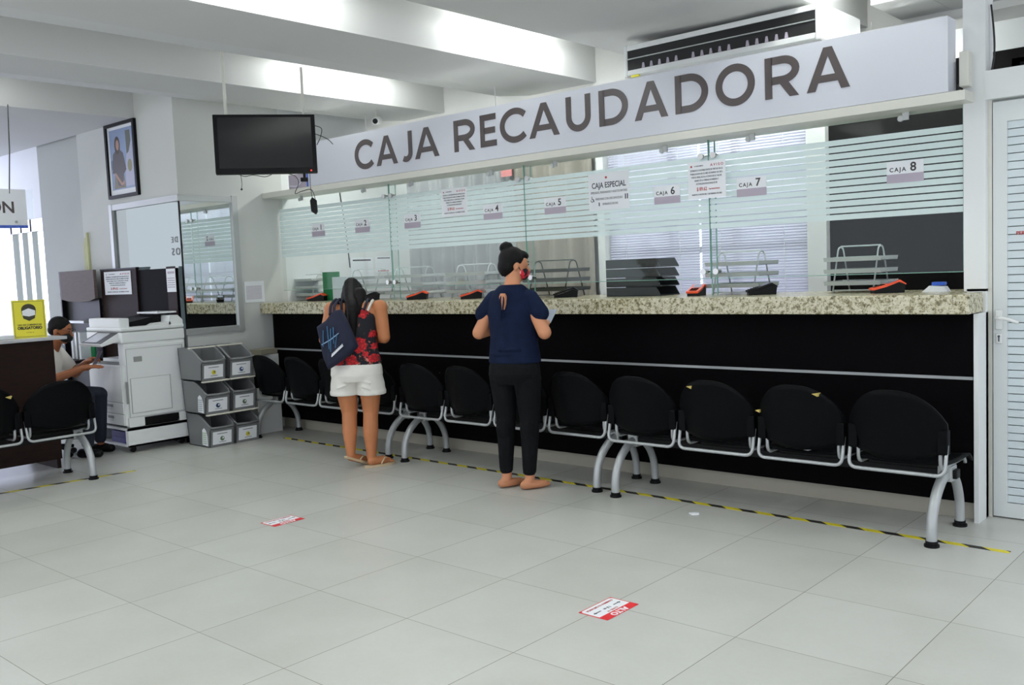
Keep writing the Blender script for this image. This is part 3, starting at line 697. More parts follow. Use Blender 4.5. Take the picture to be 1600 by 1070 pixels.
# card terminals
def reader(x, y, rz, m_, label, tiltm='dark'):
    t = thing('card_terminal', label, 'card reader', (x, y, ZC), rz, 'card payment terminals on the counter')
    bm = bm_new(); prism(bm, [(-.09, 0), (.08, 0), (.085, .045), (.05, .06), (-.02, .035), (-.09, .018)], 'x', -.036, .036); obj('base', bm, 'dark', t)
    bm = bm_new(); prism(bm, [(-.095, .018), (-.02, .037), (.05, .062), (.088, .046), (.088, .052), (.055, .074), (-.02, .050), (-.098, .030)], 'x', -.041, .041); b_ = obj('body', bm, m_, t)
    bm = bm_new(); prism(bm, [(-.01, .0545), (.045, .0725), (.045, .0735), (-.01, .0555)], 'x', -.028, .028); obj('display', bm, 'screen', b_)
    bm = bm_new()
    for i in range(3):
        for j in range(4): box(bm, (-.024+i*.018, -.088+j*.017, .036+j*.0038), (-.012+i*.018, -.076+j*.017, .0385+j*.0043))
    obj('keypad', bm, 'blackp', b_)
reader(-4.43, 2.935, -1.1, 'orange', 'orange and black card terminal left of the bending woman with the long hair')
reader(-3.66, 2.935, -1.0, 'dark', 'black card terminal with red side, right of the bending woman in the floral top')
reader(-3.02, 2.935, -1.0, 'orange', 'orange card terminal in front of the rack under the CAJA 3 sign')
reader(-2.38, 2.935, -.8, 'orange', 'orange card terminal mostly hidden left of the woman in navy')
reader(-1.40, 2.935, -1.0, 'dark', 'dark blue grey card terminal right of the woman in navy')
reader(-.30, 2.935, .2, 'orange', 'small orange card terminal standing left of the joint under the AVISO sheet')
reader(.17, 2.935, -.9, 'dark', 'dark card terminal with purple screen below the CAJA 7 sign')
reader(.955, 2.935, -.9, 'orange', 'orange card terminal right of the last tray rack, in front of the dark wall')
t = thing('tape_dispenser', 'small white and blue desk item at the right end of the counter', 'stationery', (1.20, 3.0, ZC))
bm = bm_new(); prism(bm, [(-.07, 0), (.07, 0), (.05, .03), (-.03, .035)], 'y', -.03, .03); obj('base', bm, 'paper', t)
bm = bm_new(); box(bm, (-.02, -.025, .0355), (.05, .025, .055), .006); obj('top', bm, 'blue', t)
bm = bm_new(); box(bm, (-.13, -.012, 0), (.11, .006, .27)); tag(obj('display_board', bm, 'green', loc=(-4.3, 3.02, ZC)), 'green speckled board standing on the counter behind the bending woman', 'board')
bm = bm_new(); box(bm, (-.09, -.03, 0), (.12, .05, .22), .006); tag(obj('acrylic_box', bm, mat('milky_acrylic', S(196,204,206), .3), loc=(-4.09, 2.955, ZC)), 'milky white box standing just right of the green board', 'box')
pa, pb = xp(547, 418, -4.893), xp(530, 296, -4.893); bm = bm_new(); tube(bm, smooth_path([(0,0,0),(0, (pb.y-pa.y)*.5+.01, (pb.z-pa.z)*.5),(0, pb.y-pa.y, pb.z-pa.z)]), .006, 6)
o = obj('hanging_cable', bm, 'cable', loc=tuple(pa)); tag(o, 'thin dark cable hanging down the side wall behind the CAJA 1 and CAJA 2 glass', 'cable')
p = xp(436, 475, -4.9); t = thing('wall_notice', 'faint white printed sheet taped on the wall beside the left end of the granite', 'notice', (-4.897, 2.55, 1.235))
bm = bm_new(); box(bm, (0, -.11, 0), (.003, .11, .20)); obj('sheet', bm, 'paper', t)
bm = bm_new(); [box(bm, (.003, -.09, .03+k*.012), (.0035, .08, .036+k*.012)) for k in range(11)]; obj('printed_text', bm, 'band', t)

# ================================================================== LAMPS
def fixture(x, y, label, z=ZS, L=1.25, rz=0):
    t = thing('fluorescent_light', label, 'ceiling light', (x, y, z), rz, 'fluorescent battens between the soffits')
    bm = bm_new(); box(bm, (-.09, -L/2, -.05), (.09, L/2, 0), .01); obj('housing', bm, 'white', t)
    if z < ZB: bm = bm_new(); cyl(bm, (0, 0, -.02), (0, 0, ZB-z), .004, 6); obj('hanger', bm, 'white', t)
    for s_ in (-1, 1):
        bm = bm_new(); cyl(bm, (s_*.045, -L/2+.03, -.068), (s_*.045, L/2-.03, -.068), .014, 10); obj('tube', bm, 'tube', t)
        bm = bm_new(); box(bm, (s_*.045-.012, -L/2, -.085), (s_*.045+.012, -L/2+.03, -.05)); box(bm, (s_*.045-.012, L/2-.03, -.085), (s_*.045+.012, L/2, -.05)); obj('tube_holder', bm, 'white', t)
fixture(-1.6, 2.9, 'bright fluorescent light in the middle ceiling bay, above the word RECAUDADORA')
fixture(-1.6, .65, 'fluorescent light in the middle ceiling bay, towards the camera at the top edge')
fixture(-3.4, 2.7, 'bright fluorescent light in the ceiling bay above the television')
fixture(.7, 2.75, 'glaring fluorescent light in the right ceiling bay beside the air conditioner')
for x, y, z in ((-4.2, 3.45, 2.78), (-2.5, 3.45, 2.78), (-.75, 3.93, 2.93), (.5, 3.93, 2.93)): fixture(x, y, 'added unseen fluorescent light brightening the office, hidden behind the sign', z, 1.0, PI/2)  # battens added out of sight to brighten the office
for x, y in [(-5.15, -.3), (-5.15, -2.8), (-1.6,-1.8), (-1.6,-4.2), (.7,.3), (.7,-2.1), (.7,-4.4), (-3.4,-1.8), (-3.4,-4.2), (3.0,-.5), (3.0,-3.0), (3.0, 1.8)]:  # leftmost pair added as extra light for the left side
    fixture(x, y, 'fluorescent light in a ceiling bay outside the picture')

# ================================================================== BENCHES
def tab(bm, x, ya, yb): pass
def waiting_bench(name_label, loc, rz, pitch=.5, n=4, seat_h=.40, top=.775):
    """origin: floor under the middle of the beam; backs towards local -y"""
    t = thing('waiting_bench', name_label, 'bench', loc, rz, 'black four-seat waiting benches')
    W = n*pitch
    bm = bm_new(); box(bm, (-W/2+.02, -.03, .30), (W/2-.02, .03, .345), .005); obj('beam', bm, 'dark', t)
    for s_ in (-1, 1):
        x = s_*(W/2-.075)
        bm = bm_new(); tube(bm, smooth_path([(x, -.245, .02), (x, -.243, .09), (x, -.225, .165), (x, -.17, .245), (x, -.085, .305), (x, -.02, .325)], 5), .026, 12)
        lg = obj('leg', bm, 'silver', t, smooth=True)
        bm = bm_new(); cyl(bm, (x, -.245, 0), (x, -.245, .012), .036, 16); cyl(bm, (x, -.245, .012), (x, -.245, .03), .029, 16); obj('foot', bm, 'dark', lg)
        bm = bm_new(); tube(bm, smooth_path([(x, .205, .02), (x, .204, .09), (x, .19, .165), (x, .145, .245), (x, .075, .305), (x, .015, .325)], 5), .024, 12)
        lg = obj('leg', bm, 'silver', t, smooth=True)
        bm = bm_new(); cyl(bm, (x, .205, 0), (x, .205, .012), .036, 16); cyl(bm, (x, .205, .012), (x, .205, .03), .028, 16); obj('foot', bm, 'dark', lg)
        bm = bm_new(); box(bm, (x-.035, -.045, .285), (x+.035, .045, .365), .008); obj('leg_bracket', bm, 'silver', t)
    for k in range(n):
        cx = -W/2+pitch*(k+.5); h = pitch/2-.012
        # backrest shell: rounded crown, bellied lower edge, curved across and leaning back
        bm = bm_new(); NX, NZ = 22, 12; front, back = [], []
        for i in range(NX+1):
            u = -1+2*i/NX
            zt = top-.150*abs(u)**2.7-.02*abs(u)**10; zb = .462-.045*(1-u*u)
            zt = max(zt, zb+.02)
            for j in range(NZ+1):
                v = j/NZ; z = zb+(zt-zb)*v
                wdt = h*(1-.05*max(0, (z-.60)/.18)**2)*.99
                x = cx+u*wdt; y = -.212-.070*((z-.44)/.33)+.085*u*u-.032
                front.append(bm.verts.new((x, y+.014, z))); back.append(bm.verts.new((x, y-.004, z)))
        def q(A, i, j): return A[i*(NZ+1)+j]
        for i in range(NX):
            for j in range(NZ):
                bm.faces.new((q(front,i,j), q(front,i,j+1), q(front,i+1,j+1), q(front,i+1,j))); bm.faces.new((q(back,i,j), q(back,i+1,j), q(back,i+1,j+1), q(back,i,j+1)))
        for i in range(NX):
            bm.faces.new((q(front,i,NZ), q(back,i,NZ), q(back,i+1,NZ), q(front,i+1,NZ))); bm.faces.new((q(front,i,0), q(front,i+1,0), q(back,i+1,0), q(back,i,0)))
        for j in range(NZ):
            bm.faces.new((q(front,0,j), q(back,0,j), q(back,0,j+1), q(front,0,j+1))); bm.faces.new((q(front,NX,j), q(front,NX,j+1), q(back,NX,j+1), q(back,NX,j)))
        b_ = obj('backrest', bm, 'blackp', t, smooth=True)
        bm = bm_new()
        for s_ in (-1, 1): 
            x = cx+s_*(h-.022); box(bm, (x-.024, -.212, .452), (x+.024, -.158, .575), .008)
            o = obj('side_clip', bm, 'blackp', t); bm = bm_new()
        # seat pan, dished
        NX, NY = 12, 10; tp, bt = [], []
        for i in range(NX+1):
            u = -1+2*i/NX
            for j in range(NY+1):
                v = j/NY; y = -.17+.41*v; hw = h*(.97-.05*(1-v))
                z = seat_h+.012*abs(u)**2-.014*math.sin(PI*v)+(.0 if v < .8 else -.05*((v-.8)/.2)**2)
                tp.append(bm.verts.new((cx+u*hw, y, z))); bt.append(bm.verts.new((cx+u*hw, y, z-.016)))
        def q2(A, i, j): return A[i*(NY+1)+j]
        for i in range(NX):
            for j in range(NY):
                bm.faces.new((q2(tp,i,j), q2(tp,i+1,j), q2(tp,i+1,j+1), q2(tp,i,j+1))); bm.faces.new((q2(bt,i,j), q2(bt,i,j+1), q2(bt,i+1,j+1), q2(bt,i+1,j)))
            bm.faces.new((q2(tp,i,0), q2(bt,i,0), q2(bt,i+1,0), q2(tp,i+1,0))); bm.faces.new((q2(tp,i,NY), q2(tp,i+1,NY), q2(bt,i+1,NY), q2(bt,i,NY)))
        for j in range(NY):
            bm.faces.new((q2(tp,0,j), q2(tp,0,j+1), q2(bt,0,j+1), q2(bt,0,j))); bm.faces.new((q2(tp,NX,j), q2(bt,NX,j), q2(bt,NX,j+1), q2(tp,NX,j+1)))
        obj('seat', bm, 'blackp', t, smooth=True)
        # bent tube frame: U across the rear, forward runs under the seat
        e = h-.006
        bm = bm_new()
        tube(bm, round_corners([(cx-e, -.19, .50), (cx-e, -.228, .352), (cx+e, -.228, .352), (cx+e, -.19, .50)], .045, 6), .0095, 8)
        fr = obj('seat_frame', bm, 'silver', t, smooth=True)
        for s_ in (-1, 1):
            bm = bm_new(); x = cx+s_*(e-.034)
            tube(bm, round_corners([(x, -.18, .50), (x, -.18, .372), (x, .20, .372), (x, .22, .34)], .05, 5), .0095, 8)
            obj('side_rail', bm, 'silver', fr, smooth=True)
        bm = bm_new(); box(bm, (cx-e+.03, -.025, .345), (cx+e-.03, .025, .375)); obj('seat_support', bm, 'dark', t)
    return t
BA = waiting_bench('black four-seat bench nearest the door, right end of the row facing the counter', (.478, 2.425, 0), 0, .512)
BB = waiting_bench('black four-seat bench in the middle of the row, behind the woman in navy', (-1.572, 2.475, 0), 0, .498)
BC = waiting_bench('black four-seat bench at the left end of the row, behind the woman in white shorts', (-3.625, 2.505, 0), 0, .492)
BL = waiting_bench('black four-seat bench at the left edge, in front of the brown reception desk', (-4.36, -.44, 0), PI/2, .53)
def foam(bench, pts, sc_=1.0):
    sc_ *= .62
    bm = bm_new(); prism(bm, [(pts[0]-.03*sc_, pts[2]), (pts[0]+.03*sc_, pts[2]+.006), (pts[0]+.012, pts[2]-.022*sc_)], 'y', pts[1]-.012, pts[1]+.02); o = obj('torn_edge', bm, 'foam', bench); o['label'] = 'torn yellowish foam showing at the edge'
foam(BA, (.385, -.285, .732)); foam(BA, (-.37, -.285, .732)); foam(BA, (.02, -.215, .61), .8); foam(BL, (.42, -.275, .70), 1.2); foam(BB, (-.14, -.24, .66), .8)
p = yp(1255, 690, 2.42)
bm = bm_new(); prism(bm, [(-.06,-.05),(.07,-.06),(.1,-.01),(.03,.05),(-.08,.03)], 'z', 0, .003); tag(obj('crumpled_paper', bm, 'paper', loc=(.70, 2.30, .412), rot=(.12,0,0)), 'white paper left on the second bench seat from the door', 'paper')
p = zp(1085, 803); bm = bm_new(); prism(bm, [(-.03,-.01),(.0,-.025),(.03,.0),(.02,.02),(-.01,.012)], 'z', 0, .008); tag(obj('litter', bm, 'paper', loc=(p.x, p.y, 0)), 'tiny scrap of white paper on the floor tiles before the hazard tape', 'litter')

# floor tapes and decals
a, b = zp(445, 684), zp(1578, 863); d = b-a; L = d.length
bm = bm_new(); box(bm, (0, -.02, 0), (L, .02, .0012)); o = obj('hazard_tape', bm, 'tape', loc=(a.x, a.y, 0)); o.rotation_euler = (0,0,math.atan2(d.y, d.x)); tag(o, 'yellow and black striped tape on the floor along the bench row', 'floor tape')
a, b = zp(212, 735), zp(-30, 776); d = b-a; L = d.length
bm = bm_new(); box(bm, (0, -.02, 0), (L+1.2, .02, .0012)); o = obj('hazard_tape', bm, 'tape', loc=(a.x, a.y, 0)); o.rotation_euler = (0,0,math.atan2(d.y, d.x)); tag(o, 'yellow and black striped tape on the floor in front of the left bench', 'floor tape')
def decal(cx, cy, w_, h_, label):
    t = thing('floor_decal', label, 'floor sticker', (cx, cy, .0006), -PI/2, 'red and white ALTO floor stickers')
    bm = bm_new(); box(bm, (-w_/2, -h_/2, 0), (w_/2, h_/2, .0008)); obj('sticker', bm, 'red', t)
    bm = bm_new(); r = .016; x, y0, y1_ = w_/2-.006, -h_/2+.005, h_*.20
    pts = [(x, y1_), (-x, y1_)]+[(-x+r-r*math.cos(a_), y0+r-r*math.sin(a_)) for a_ in [0,.5,1,PI/2]]+[(x-r+r*math.sin(a_), y0+r-r*math.cos(a_)) for a_ in [0,.5,1,PI/2]]
    prism(bm, pts, 'z', .0008, .0012); obj('white_field', bm, 'paper', t)
    text('lettering', 'ALTO', .042, 'paper', t, loc=(0, h_*.27, .0012), rot=(0,0,0), align='CENTER', bold=.0015)
    text('lettering', 'COVID-19', .016, 'inkred', t, loc=(0, h_*.09, .0014), rot=(0,0,0), align='CENTER')
    text('lettering', '1.5 m', .020, 'ink', t, loc=(0, -h_*.1, .0014), rot=(0,0,0), align='CENTER', bold=.0006)
    text('lettering', 'CONSERVA TU DISTANCIA', .016, 'inkred', t, loc=(0, -h_*.36, .0014), rot=(0,0,0), align='CENTER', width=w_*.8, bold=.0004)
    bm = bm_new()
    for s_ in (-1, 1):
        prism(bm, [(s_*.045, -.012), (s_*.08, -.012), (s_*.08, -.018), (s_*.096, -.009), (s_*.08, 0), (s_*.08, -.006), (s_*.045, -.006)][::s_], 'z', .0012, .0016)
        o_ = obj('arrow', bm, 'ink', t); bm = bm_new()
    bm.free()
decal(.626, .582, .228, .15, 'red and white ALTO distance sticker on the floor nearest the camera')
decal(-1.815, .640, .215, .15, 'red and white ALTO distance sticker on the floor at left, farther away')

# ================================================================== TELEVISION
ctr = CAM+ray(415, 225)*(7.2/math.hypot(ray(415,225).x, ray(415,225).y))
t = thing('television', 'black flat television hanging from the ceiling on two white poles', 'television', ctr, YAW+math.atan(385/F_PX)-.03)
hw, hh = .362, .215; T = Matrix.Rotation(-.06, 4, 'X')
def tb(a, b, bev=0):
    bm = bm_new(); box(bm, a, b, bev); bmesh.ops.transform(bm, matrix=T, verts=bm.verts); return bm
obj('casing', tb((-hw, -.01, -hh), (hw, .05, hh), .006), 'dark', t)
obj('back_cover', tb((-hw*.7, .05, -hh*.7), (hw*.7, .1, hh*.7), .02), 'dark', t)
obj('screen', tb((-hw+.03, -.012, -hh+.038), (hw-.03, -.0095, hh-.022)), mat('tv_screen', S(20,21,25), .18), t)
o = obj('standby_light', tb((hw-.05, -.014, -hh+.012), (hw-.042, -.01, -hh+.02)), mat('red_led', (1,.02,.02,1), .4, emit=((1,.03,.02,1), 4)), t)
text('lettering', 'LG', .014, 'alu', t, loc=(-.01, -.0125, -hh+.02)) if False else None
for x, top_ in ((-.27, ZS), (.285, ZB)):
    bm = bm_new(); cyl(bm, (x, .06, hh*.2), (x, .06, top_-ctr.z), .011 if x > 0 else .012, 10); box(bm, (x-.02, .045, -hh*.3), (x+.02, .07, hh*.5)); obj('mount_pole', bm, 'offwhite', t)
bm = bm_new()
tube(bm, smooth_path([(-.2, .03, -hh), (-.16, .02, -hh-.015), (-.1, .02, -hh-.006), (-.02, .02, -hh-.02), (.03, .02, -hh-.004)]), .003, 6); c_ = obj('cable', bm, 'cable', t)
bm = bm_new(); tube(bm, smooth_path([(-.19, .02, -hh), (-.185, .02, -hh-.06), (-.19, .02, -hh-.105)]), .0022, 6); ell(bm, (-.19, .02, -hh-.108), (.008,.008,.008), seg=8); obj('remote_sensor', bm, 'cable', t)
bm = bm_new(); tube(bm, smooth_path([(.36, .06, .14), (.41, .07, .12), (.40, .08, .06), (.37, .08, .0)]), .003, 6); obj('cable', bm, 'cable', t)
bm = bm_new(); tube(bm, smooth_path([(.36, .06, .08), (.42, .08, .06), (.46, .1, .04), (.49, .12, .01)]), .003, 6); obj('cable', bm, 'cable', t)
# power bricks and the little hanging box
bm = bm_new(); box(bm, (.235, .01, -hh-.06), (.29, .04, -hh-.03), .005); box(bm, (.255, .015, -hh-.035), (.275, .035, -hh+.002)); obj('power_adapter', bm, 'dark', t)
bm = bm_new(); tube(bm, smooth_path([(.15, .03, -hh), (.2, .03, -hh-.02), (.22, .03, -hh-.07), (.19, .03, -hh-.145), (.24, .03, -hh-.13), (.31, .03, -hh-.12), (.335, .03, -hh-.19)]), .003, 6); obj('cable', bm, 'cable', t)
bm = bm_new(); tube(bm, smooth_path([(.305, .03, -hh), (.305, .03, -hh-.1), (.315, .03, -hh-.2)]), .0025, 6); obj('cable', bm, 'cable', t)
bm = bm_new(); prism(bm, [(.295, -hh-.20), (.312, -hh-.175), (.345, -hh-.20), (.348, -hh-.285), (.335, -hh-.305), (.30, -hh-.28)], 'y', .02, .045); obj('hanging_decoder_box', bm, 'dark', t)

# ================================================================== AIR CONDITIONER
pL, pR = yp(980, 100, 3.1), yp(1283, 48, 3.1)
xa, xb, zb = pL.x, pR.x+.01, 2.765
t = thing('air_conditioner', 'long white ceiling air conditioner with dark open grille, above the sign', 'air conditioner', ((xa+xb)/2, 3.1, zb)); hw = (xb-xa)/2
bm = bm_new(); prism(bm, [(-.03, .03), (.0, 0), (.55, .0), (.6, .04), (.6, .21), (.04, .21), (-.03, .175)], 'x', -hw+.03, hw-.03); obj('housing', bm, 'white', t)
for s_ in (-1, 1):
    bm = bm_new(); box(bm, (s_*hw-.03 if s_ > 0 else -hw, -.045, -.012), (hw if s_ > 0 else -hw+.03, .6, .215), .014); obj('end_cap', bm, 'white', t)
bm = bm_new(); box(bm, (-hw+.03, -.036, .035), (hw-.03, -.031, .17)); obj('grille_opening', bm, mat('deep_black', S(8,10,10), .6), t)
bm = bm_new(); box(bm, (-hw+.03, -.05, .108), (hw-.03, -.036, .114)); g_ = obj('louvre', bm, 'alu', t)
bm = bm_new(); box(bm, (-hw+.03, -.045, .0), (hw-.03, -.030, .035), .004); obj('lower_lip', bm, 'white', t)
bm = bm_new(); box(bm, (-hw+.03, -.045, .17), (hw-.03, -.030, .205), .004); obj('upper_lip', bm, 'white', t)
for grp in range(3):
    for k in range(5):
        x = -hw+.16+grp*.395+k*.066; bm = bm_new(); prism(bm, [(x-.012, .037), (x+.012, .037), (x+.006, .072), (x-.006, .072)], 'y', -.042, -.034); obj('vane', bm, 'band', t)
bm = bm_new(); box(bm, (-hw+.06, -.043, -.014), (-hw+.12, -.02, -.001)); obj('sticker', bm, 'yellow', t)
for x, y in [(-hw+.1, .15), (-hw+.1, .45), (hw-.1, .15), (hw-.1, .45)]:
    bm = bm_new(); cyl(bm, (x, y, .2), (x, y, ZB-zb-.0 if abs(x+(xa+xb)/2) < 9 else 0), .004, 6); obj('hanger_rod', bm, 'alu', t)
# security camera on its drop rod
p = yp(590, 190, 3.4); t = thing('security_camera', 'small white security camera on a thin rod above the left end of the sign', 'camera', (p.x, 3.4, p.z))
bm = bm_new(); cyl(bm, (-.02, 0, .02), (-.02, 0, ZS-p.z), .007, 8); obj('drop_rod', bm, 'offwhite', t)
bm = bm_new(); cyl(bm, (-.02, .03, .02), (.06, -.08, -.01), .035, 14); obj('housing', bm, 'white', t); bm = bm_new(); cyl(bm, (.06, -.08, -.01), (.064, -.086, -.012), .025, 12); obj('lens', bm, 'dark', t)
# junction box and loose wires at the right end of the sign
t = thing('junction_box', 'small cream electrical box with loose wires at the right end of the sign', 'electrical box', (1.372, 2.80, 2.274))
bm = bm_new(); box(bm, (.0, 0, .02), (.012, .06, .17)); obj('dark_side', bm, 'dark', t); bm = bm_new(); box(bm, (.013, -.01, .03), (.06, .06, .21), .004); obj('case', bm, 'offwhite', t)
bm = bm_new(); tube(bm, smooth_path([(.01, -.02, .04), (.02, -.04, .01), (.0, -.04, -.01), (.025, -.04, -.03)]), .004, 6); obj('wires', bm, 'cable', t)
# unit and cable seen over the door header
p = yp(1577, 92, 4.3); t = thing('wall_vent', 'dark framed wall vent seen through the gap over the door header', 'vent', (p.x+.25, 4.36, p.z-.12))
bm = bm_new(); box(bm, (-.25, 0, 0), (.35, .04, .13)); obj('frame', bm, 'dark', t); bm = bm_new(); box(bm, (-.20, -.004, .02), (.3, 0, .10)); obj('slats', bm, 'blackp', t)
p = yp(1541, 50, 2.93); bm = bm_new(); tube(bm, smooth_path([(0,0,.35),(.012,0,.22),(.015,0,.1),(.0,0,0)]), .005, 6); tag(obj('hanging_cable', bm, 'cable', loc=(1.505, 2.93, 2.375)), 'black cable beside the post above the door header', 'cable')

# ================================================================== COPIER AND ITS STAND
cx0, cx1, cy0, cy1 = -5.54, -4.88, 1.205, 1.79
RC = ((cx0+cx1)/2, (cy0+cy1)/2, 0)
st = thing('copier_stand', 'low white wheeled stand under the photocopier, open at the front with paper inside', 'stand', RC)
def rb(bm, a, b, bev=0): box(bm, rel(a, RC), rel(b, RC), bev)
bm = bm_new(); rb(bm, (cx1-.02, cy0, .055), (cx1, cy1, .215)); rb(bm, (cx0, cy0, .055), (cx0+.02, cy1, .215)); rb(bm, (cx0, cy1-.02, .055), (cx1, cy1, .215))
rb(bm, (cx0, cy0, .195), (cx1, cy1, .215)); rb(bm, (cx0, cy0, .055), (cx1, cy1, .07)); rb(bm, (cx1-.05, cy0, .07), (cx1-.02, cy0+.02, .195)); rb(bm, (cx0+.02, cy0, .07), (cx0+.05, cy0+.02, .195)); obj('cabinet', bm, 'copier', st)
for x in (cx0+.08, cx1-.06):
    for y in (cy0+.06, cy1-.07):
        bm = bm_new(); cyl(bm, rel((x-.014, y, .026), RC), rel((x+.014, y, .026), RC), .026, 14); rb(bm, (x-.02, y-.015, .03), (x+.02, y+.02, .055)); obj('caster', bm, 'dark', st)
for k in range(2):
    bm = bm_new(); box(bm, (-.13, -.1, 0), (.13, .1, .05), .003); o = obj('paper_ream', bm, mat('purple_wrap', S(44, 40, 120), .5, noise=.3, scale=20), loc=(-5.14, 1.34, .071+k*.051)); tag(o, ['purple wrapped ream of paper inside the copier stand, lower one', 'purple wrapped ream of paper inside the copier stand, upper one'][k], 'paper')
cp = thing('photocopier', 'large white office photocopier with a tilted touch panel beside the corner window', 'photocopier', (RC[0], RC[1], .218))
RC = (RC[0], RC[1], .218)
bm = bm_new(); rb(bm, (cx0, cy0, .235), (cx1-.03, cy1, .765), .012); rb(bm, (cx1-.06, cy0+.03, .30), (cx1-.002, cy1-.02, .93), .01); rb(bm, (cx0+.03, cy0+.12, .765), (cx1-.03, cy1, .80)); rb(bm, (cx0+.02, cy1-.12, .80), (cx1-.03, cy1, .95)); rb(bm, (cx1-.12, cy0+.02, .76), (cx1-.01, cy1, .95), .01)
rb(bm, (cx1-.06, cy0+.02, .222), (cx1, cy0+.16, .305), .006); rb(bm, (cx1-.06, cy1-.1, .219), (cx1, cy1, .30), .006); obj('body', bm, 'copier', cp)
bm = bm_new(); rb(bm, (cx0+.03, cy0+.03, .219), (cx1-.035, cy1-.01, .236)); obj('base_shadow_gap', bm, 'dark', cp)
bm = bm_new(); rb(bm, (cx0+.01, cy0-.001, .765), (cx1-.11, cy0+.14, .772)); obj('output_shelf', bm, 'copier2', cp)
bm = bm_new(); rb(bm, (cx0, cy0, .95), (cx1, cy1, 1.045), .012); obj('scanner', bm, 'copier', cp)
bm = bm_new(); rb(bm, (cx0+.005, cy0+.005, 1.044), (cx1-.003, cy1-.005, 1.052)); obj('seam', bm, 'copier2', cp)
bm = bm_new(); rb(bm, (cx0, cy0, 1.052), (cx1, cy1, 1.085), .012); prism(bm, [(p_[0]-RC[1], p_[1]-RC[2]) for p_ in [(cy0+.27, 1.08), (cy0+.33, 1.105), (cy0+.46, 1.11), (cy0+.47, 1.08)]], 'x', cx1-.12-RC[0], cx1-.01-RC[0])
rb(bm, (cx0+.04, cy0+.01, 1.08), (cx1-.04, cy0+.10, 1.165), .012); prism(bm, [(p_[0]-RC[1], p_[1]-RC[2]) for p_ in [(cy1-.14, 1.08), (cy1-.12, 1.165), (cy1-.05, 1.165), (cy1-.005, 1.12), (cy1-.005, 1.08)]], 'x', cx0+.1-RC[0], cx1-.01-RC[0]); obj('document_lid', bm, 'copier', cp)
bm = bm_new(); prism(bm, [(p_[0]-RC[1], p_[1]-RC[2]) for p_ in [(cy0+.10, 1.086), (cy1-.13, 1.086), (cy1-.13, 1.17), (cy0+.16, 1.125)]], 'x', cx0+.06-RC[0], cx1-.16-RC[0]); obj('feeder_tray', bm, 'dark', cp)
bm = bm_new(); rb(bm, (cx0+.2, cy1-.2, 1.185), (cx1-.08, cy1-.02, 1.20)); obj('feeder_flap', bm, 'copier', cp)
# control panel
bm = bm_new(); prism(bm, [(p_[0]-RC[1], p_[1]-RC[2]) for p_ in [(cy0-.16, .955), (cy0+.02, 1.05), (cy0+.06, 1.05), (cy0+.06, .985), (cy0-.15, .935)]], 'x', cx0+.20-RC[0], cx1-.05-RC[0]); pn = obj('control_panel', bm, 'copier', cp)
def onp(bm, x0, x1_, s0, s1, lift=.002):
    f = lambda s_: (cy0-.16+.18*s_-RC[1], .955+.095*s_-RC[2])
    a_, b_ = f(s0), f(s1); prism(bm, [a_, b_, (b_[0], b_[1]+lift), (a_[0], a_[1]+lift)], 'x', x0-RC[0], x1_-RC[0])
bm = bm_new(); onp(bm, cx0+.212, cx1-.062, .05, .96); obj('panel_face', bm, mat('panel_grey', S(52,54,56), .4), pn)
bm = bm_new(); onp(bm, cx0+.25, cx0+.48, .14, .84, .004); obj('touch_screen', bm, mat('touch_display', S(196,198,204), .2), pn)
# side door, inner door, vents
X = cx1
bm = bm_new()
def ln(bm, y0_, z0_, y1_, z1_, x=X, w_=.0025): rb(bm, (x-.002, min(y0_,y1_)-w_/2, min(z0_,z1_)-w_/2), (x+.001, max(y0_,y1_)+w_/2, max(z0_,z1_)+w_/2))
for r_ in [(1.235, .31, 1.755, .90)]:
    ln(bm, r_[0], r_[1], r_[2], r_[1]); ln(bm, r_[0], r_[3], r_[2], r_[3]); ln(bm, r_[0], r_[1], r_[0], r_[3]); ln(bm, r_[2], r_[1], r_[2], r_[3])
obj('side_door_seam', bm, 'copier2', cp)
bm = bm_new(); rb(bm, (X-.004, 1.262, .345), (X+.004, 1.62, .64), .002); sd = obj('bypass_tray_door', bm, 'copier', cp)
bm = bm_new()
for (a_, b_, c_, d_) in [(1.258,.341,1.624,.343),(1.258,.642,1.624,.644),(1.256,.341,1.259,.644),(1.622,.341,1.625,.644)]: rb(bm, (X-.003, a_, b_), (X+.002, c_, d_))
obj('door_seam', bm, 'copier2', sd)
bm = bm_new(); rb(bm, (X-.004, 1.30, .785), (X+.002, 1.375, .83), .002); obj('side_latch', bm, 'copier2', cp)
bm = bm_new(); rb(bm, (X-.004, 1.215, .43), (X+.001, 1.235, .62)); obj('grip_slot', bm, 'copier2', cp)
bm = bm_new(); rb(bm, (X-.055, 1.36, .232), (X-.012, 1.70, .292)); obj('dark_slot', bm, 'dark', cp)
# drawers on the front
for k, (za, zb_) in enumerate([(.24, .335), (.34, .435)]):
    bm = bm_new(); rb(bm, (cx0+.012, cy0-.006, za), (cx1-.045, cy0+.002, zb_), .004); dw = obj('paper_drawer', bm, 'copier', cp)
    bm = bm_new(); rb(bm, (cx0+.32, cy0-.012, za+.03), (cx0+.43, cy0-.004, za+.05), .004); obj('drawer_handle', bm, 'white', dw)
    bm = bm_new(); rb(bm, (cx0+.32, cy0-.0075, za+.052), (cx0+.43, cy0-.005, za+.075)); obj('grip_recess', bm, 'copier2', dw)
bm = bm_new(); rb(bm, (cx0+.012, cy0-.006, .44), (cx1-.045, cy0+.002, .755), .004); obj('front_door', bm, 'copier', cp)
bm = bm_new(); rb(bm, (cx0+.01, cy0-.003, .335), (cx1-.045, cy0-.001, .34)); rb(bm, (cx0+.01, cy0-.003, .435), (cx1-.045, cy0-.001, .44)); obj('drawer_gap', bm, 'copier2', cp)

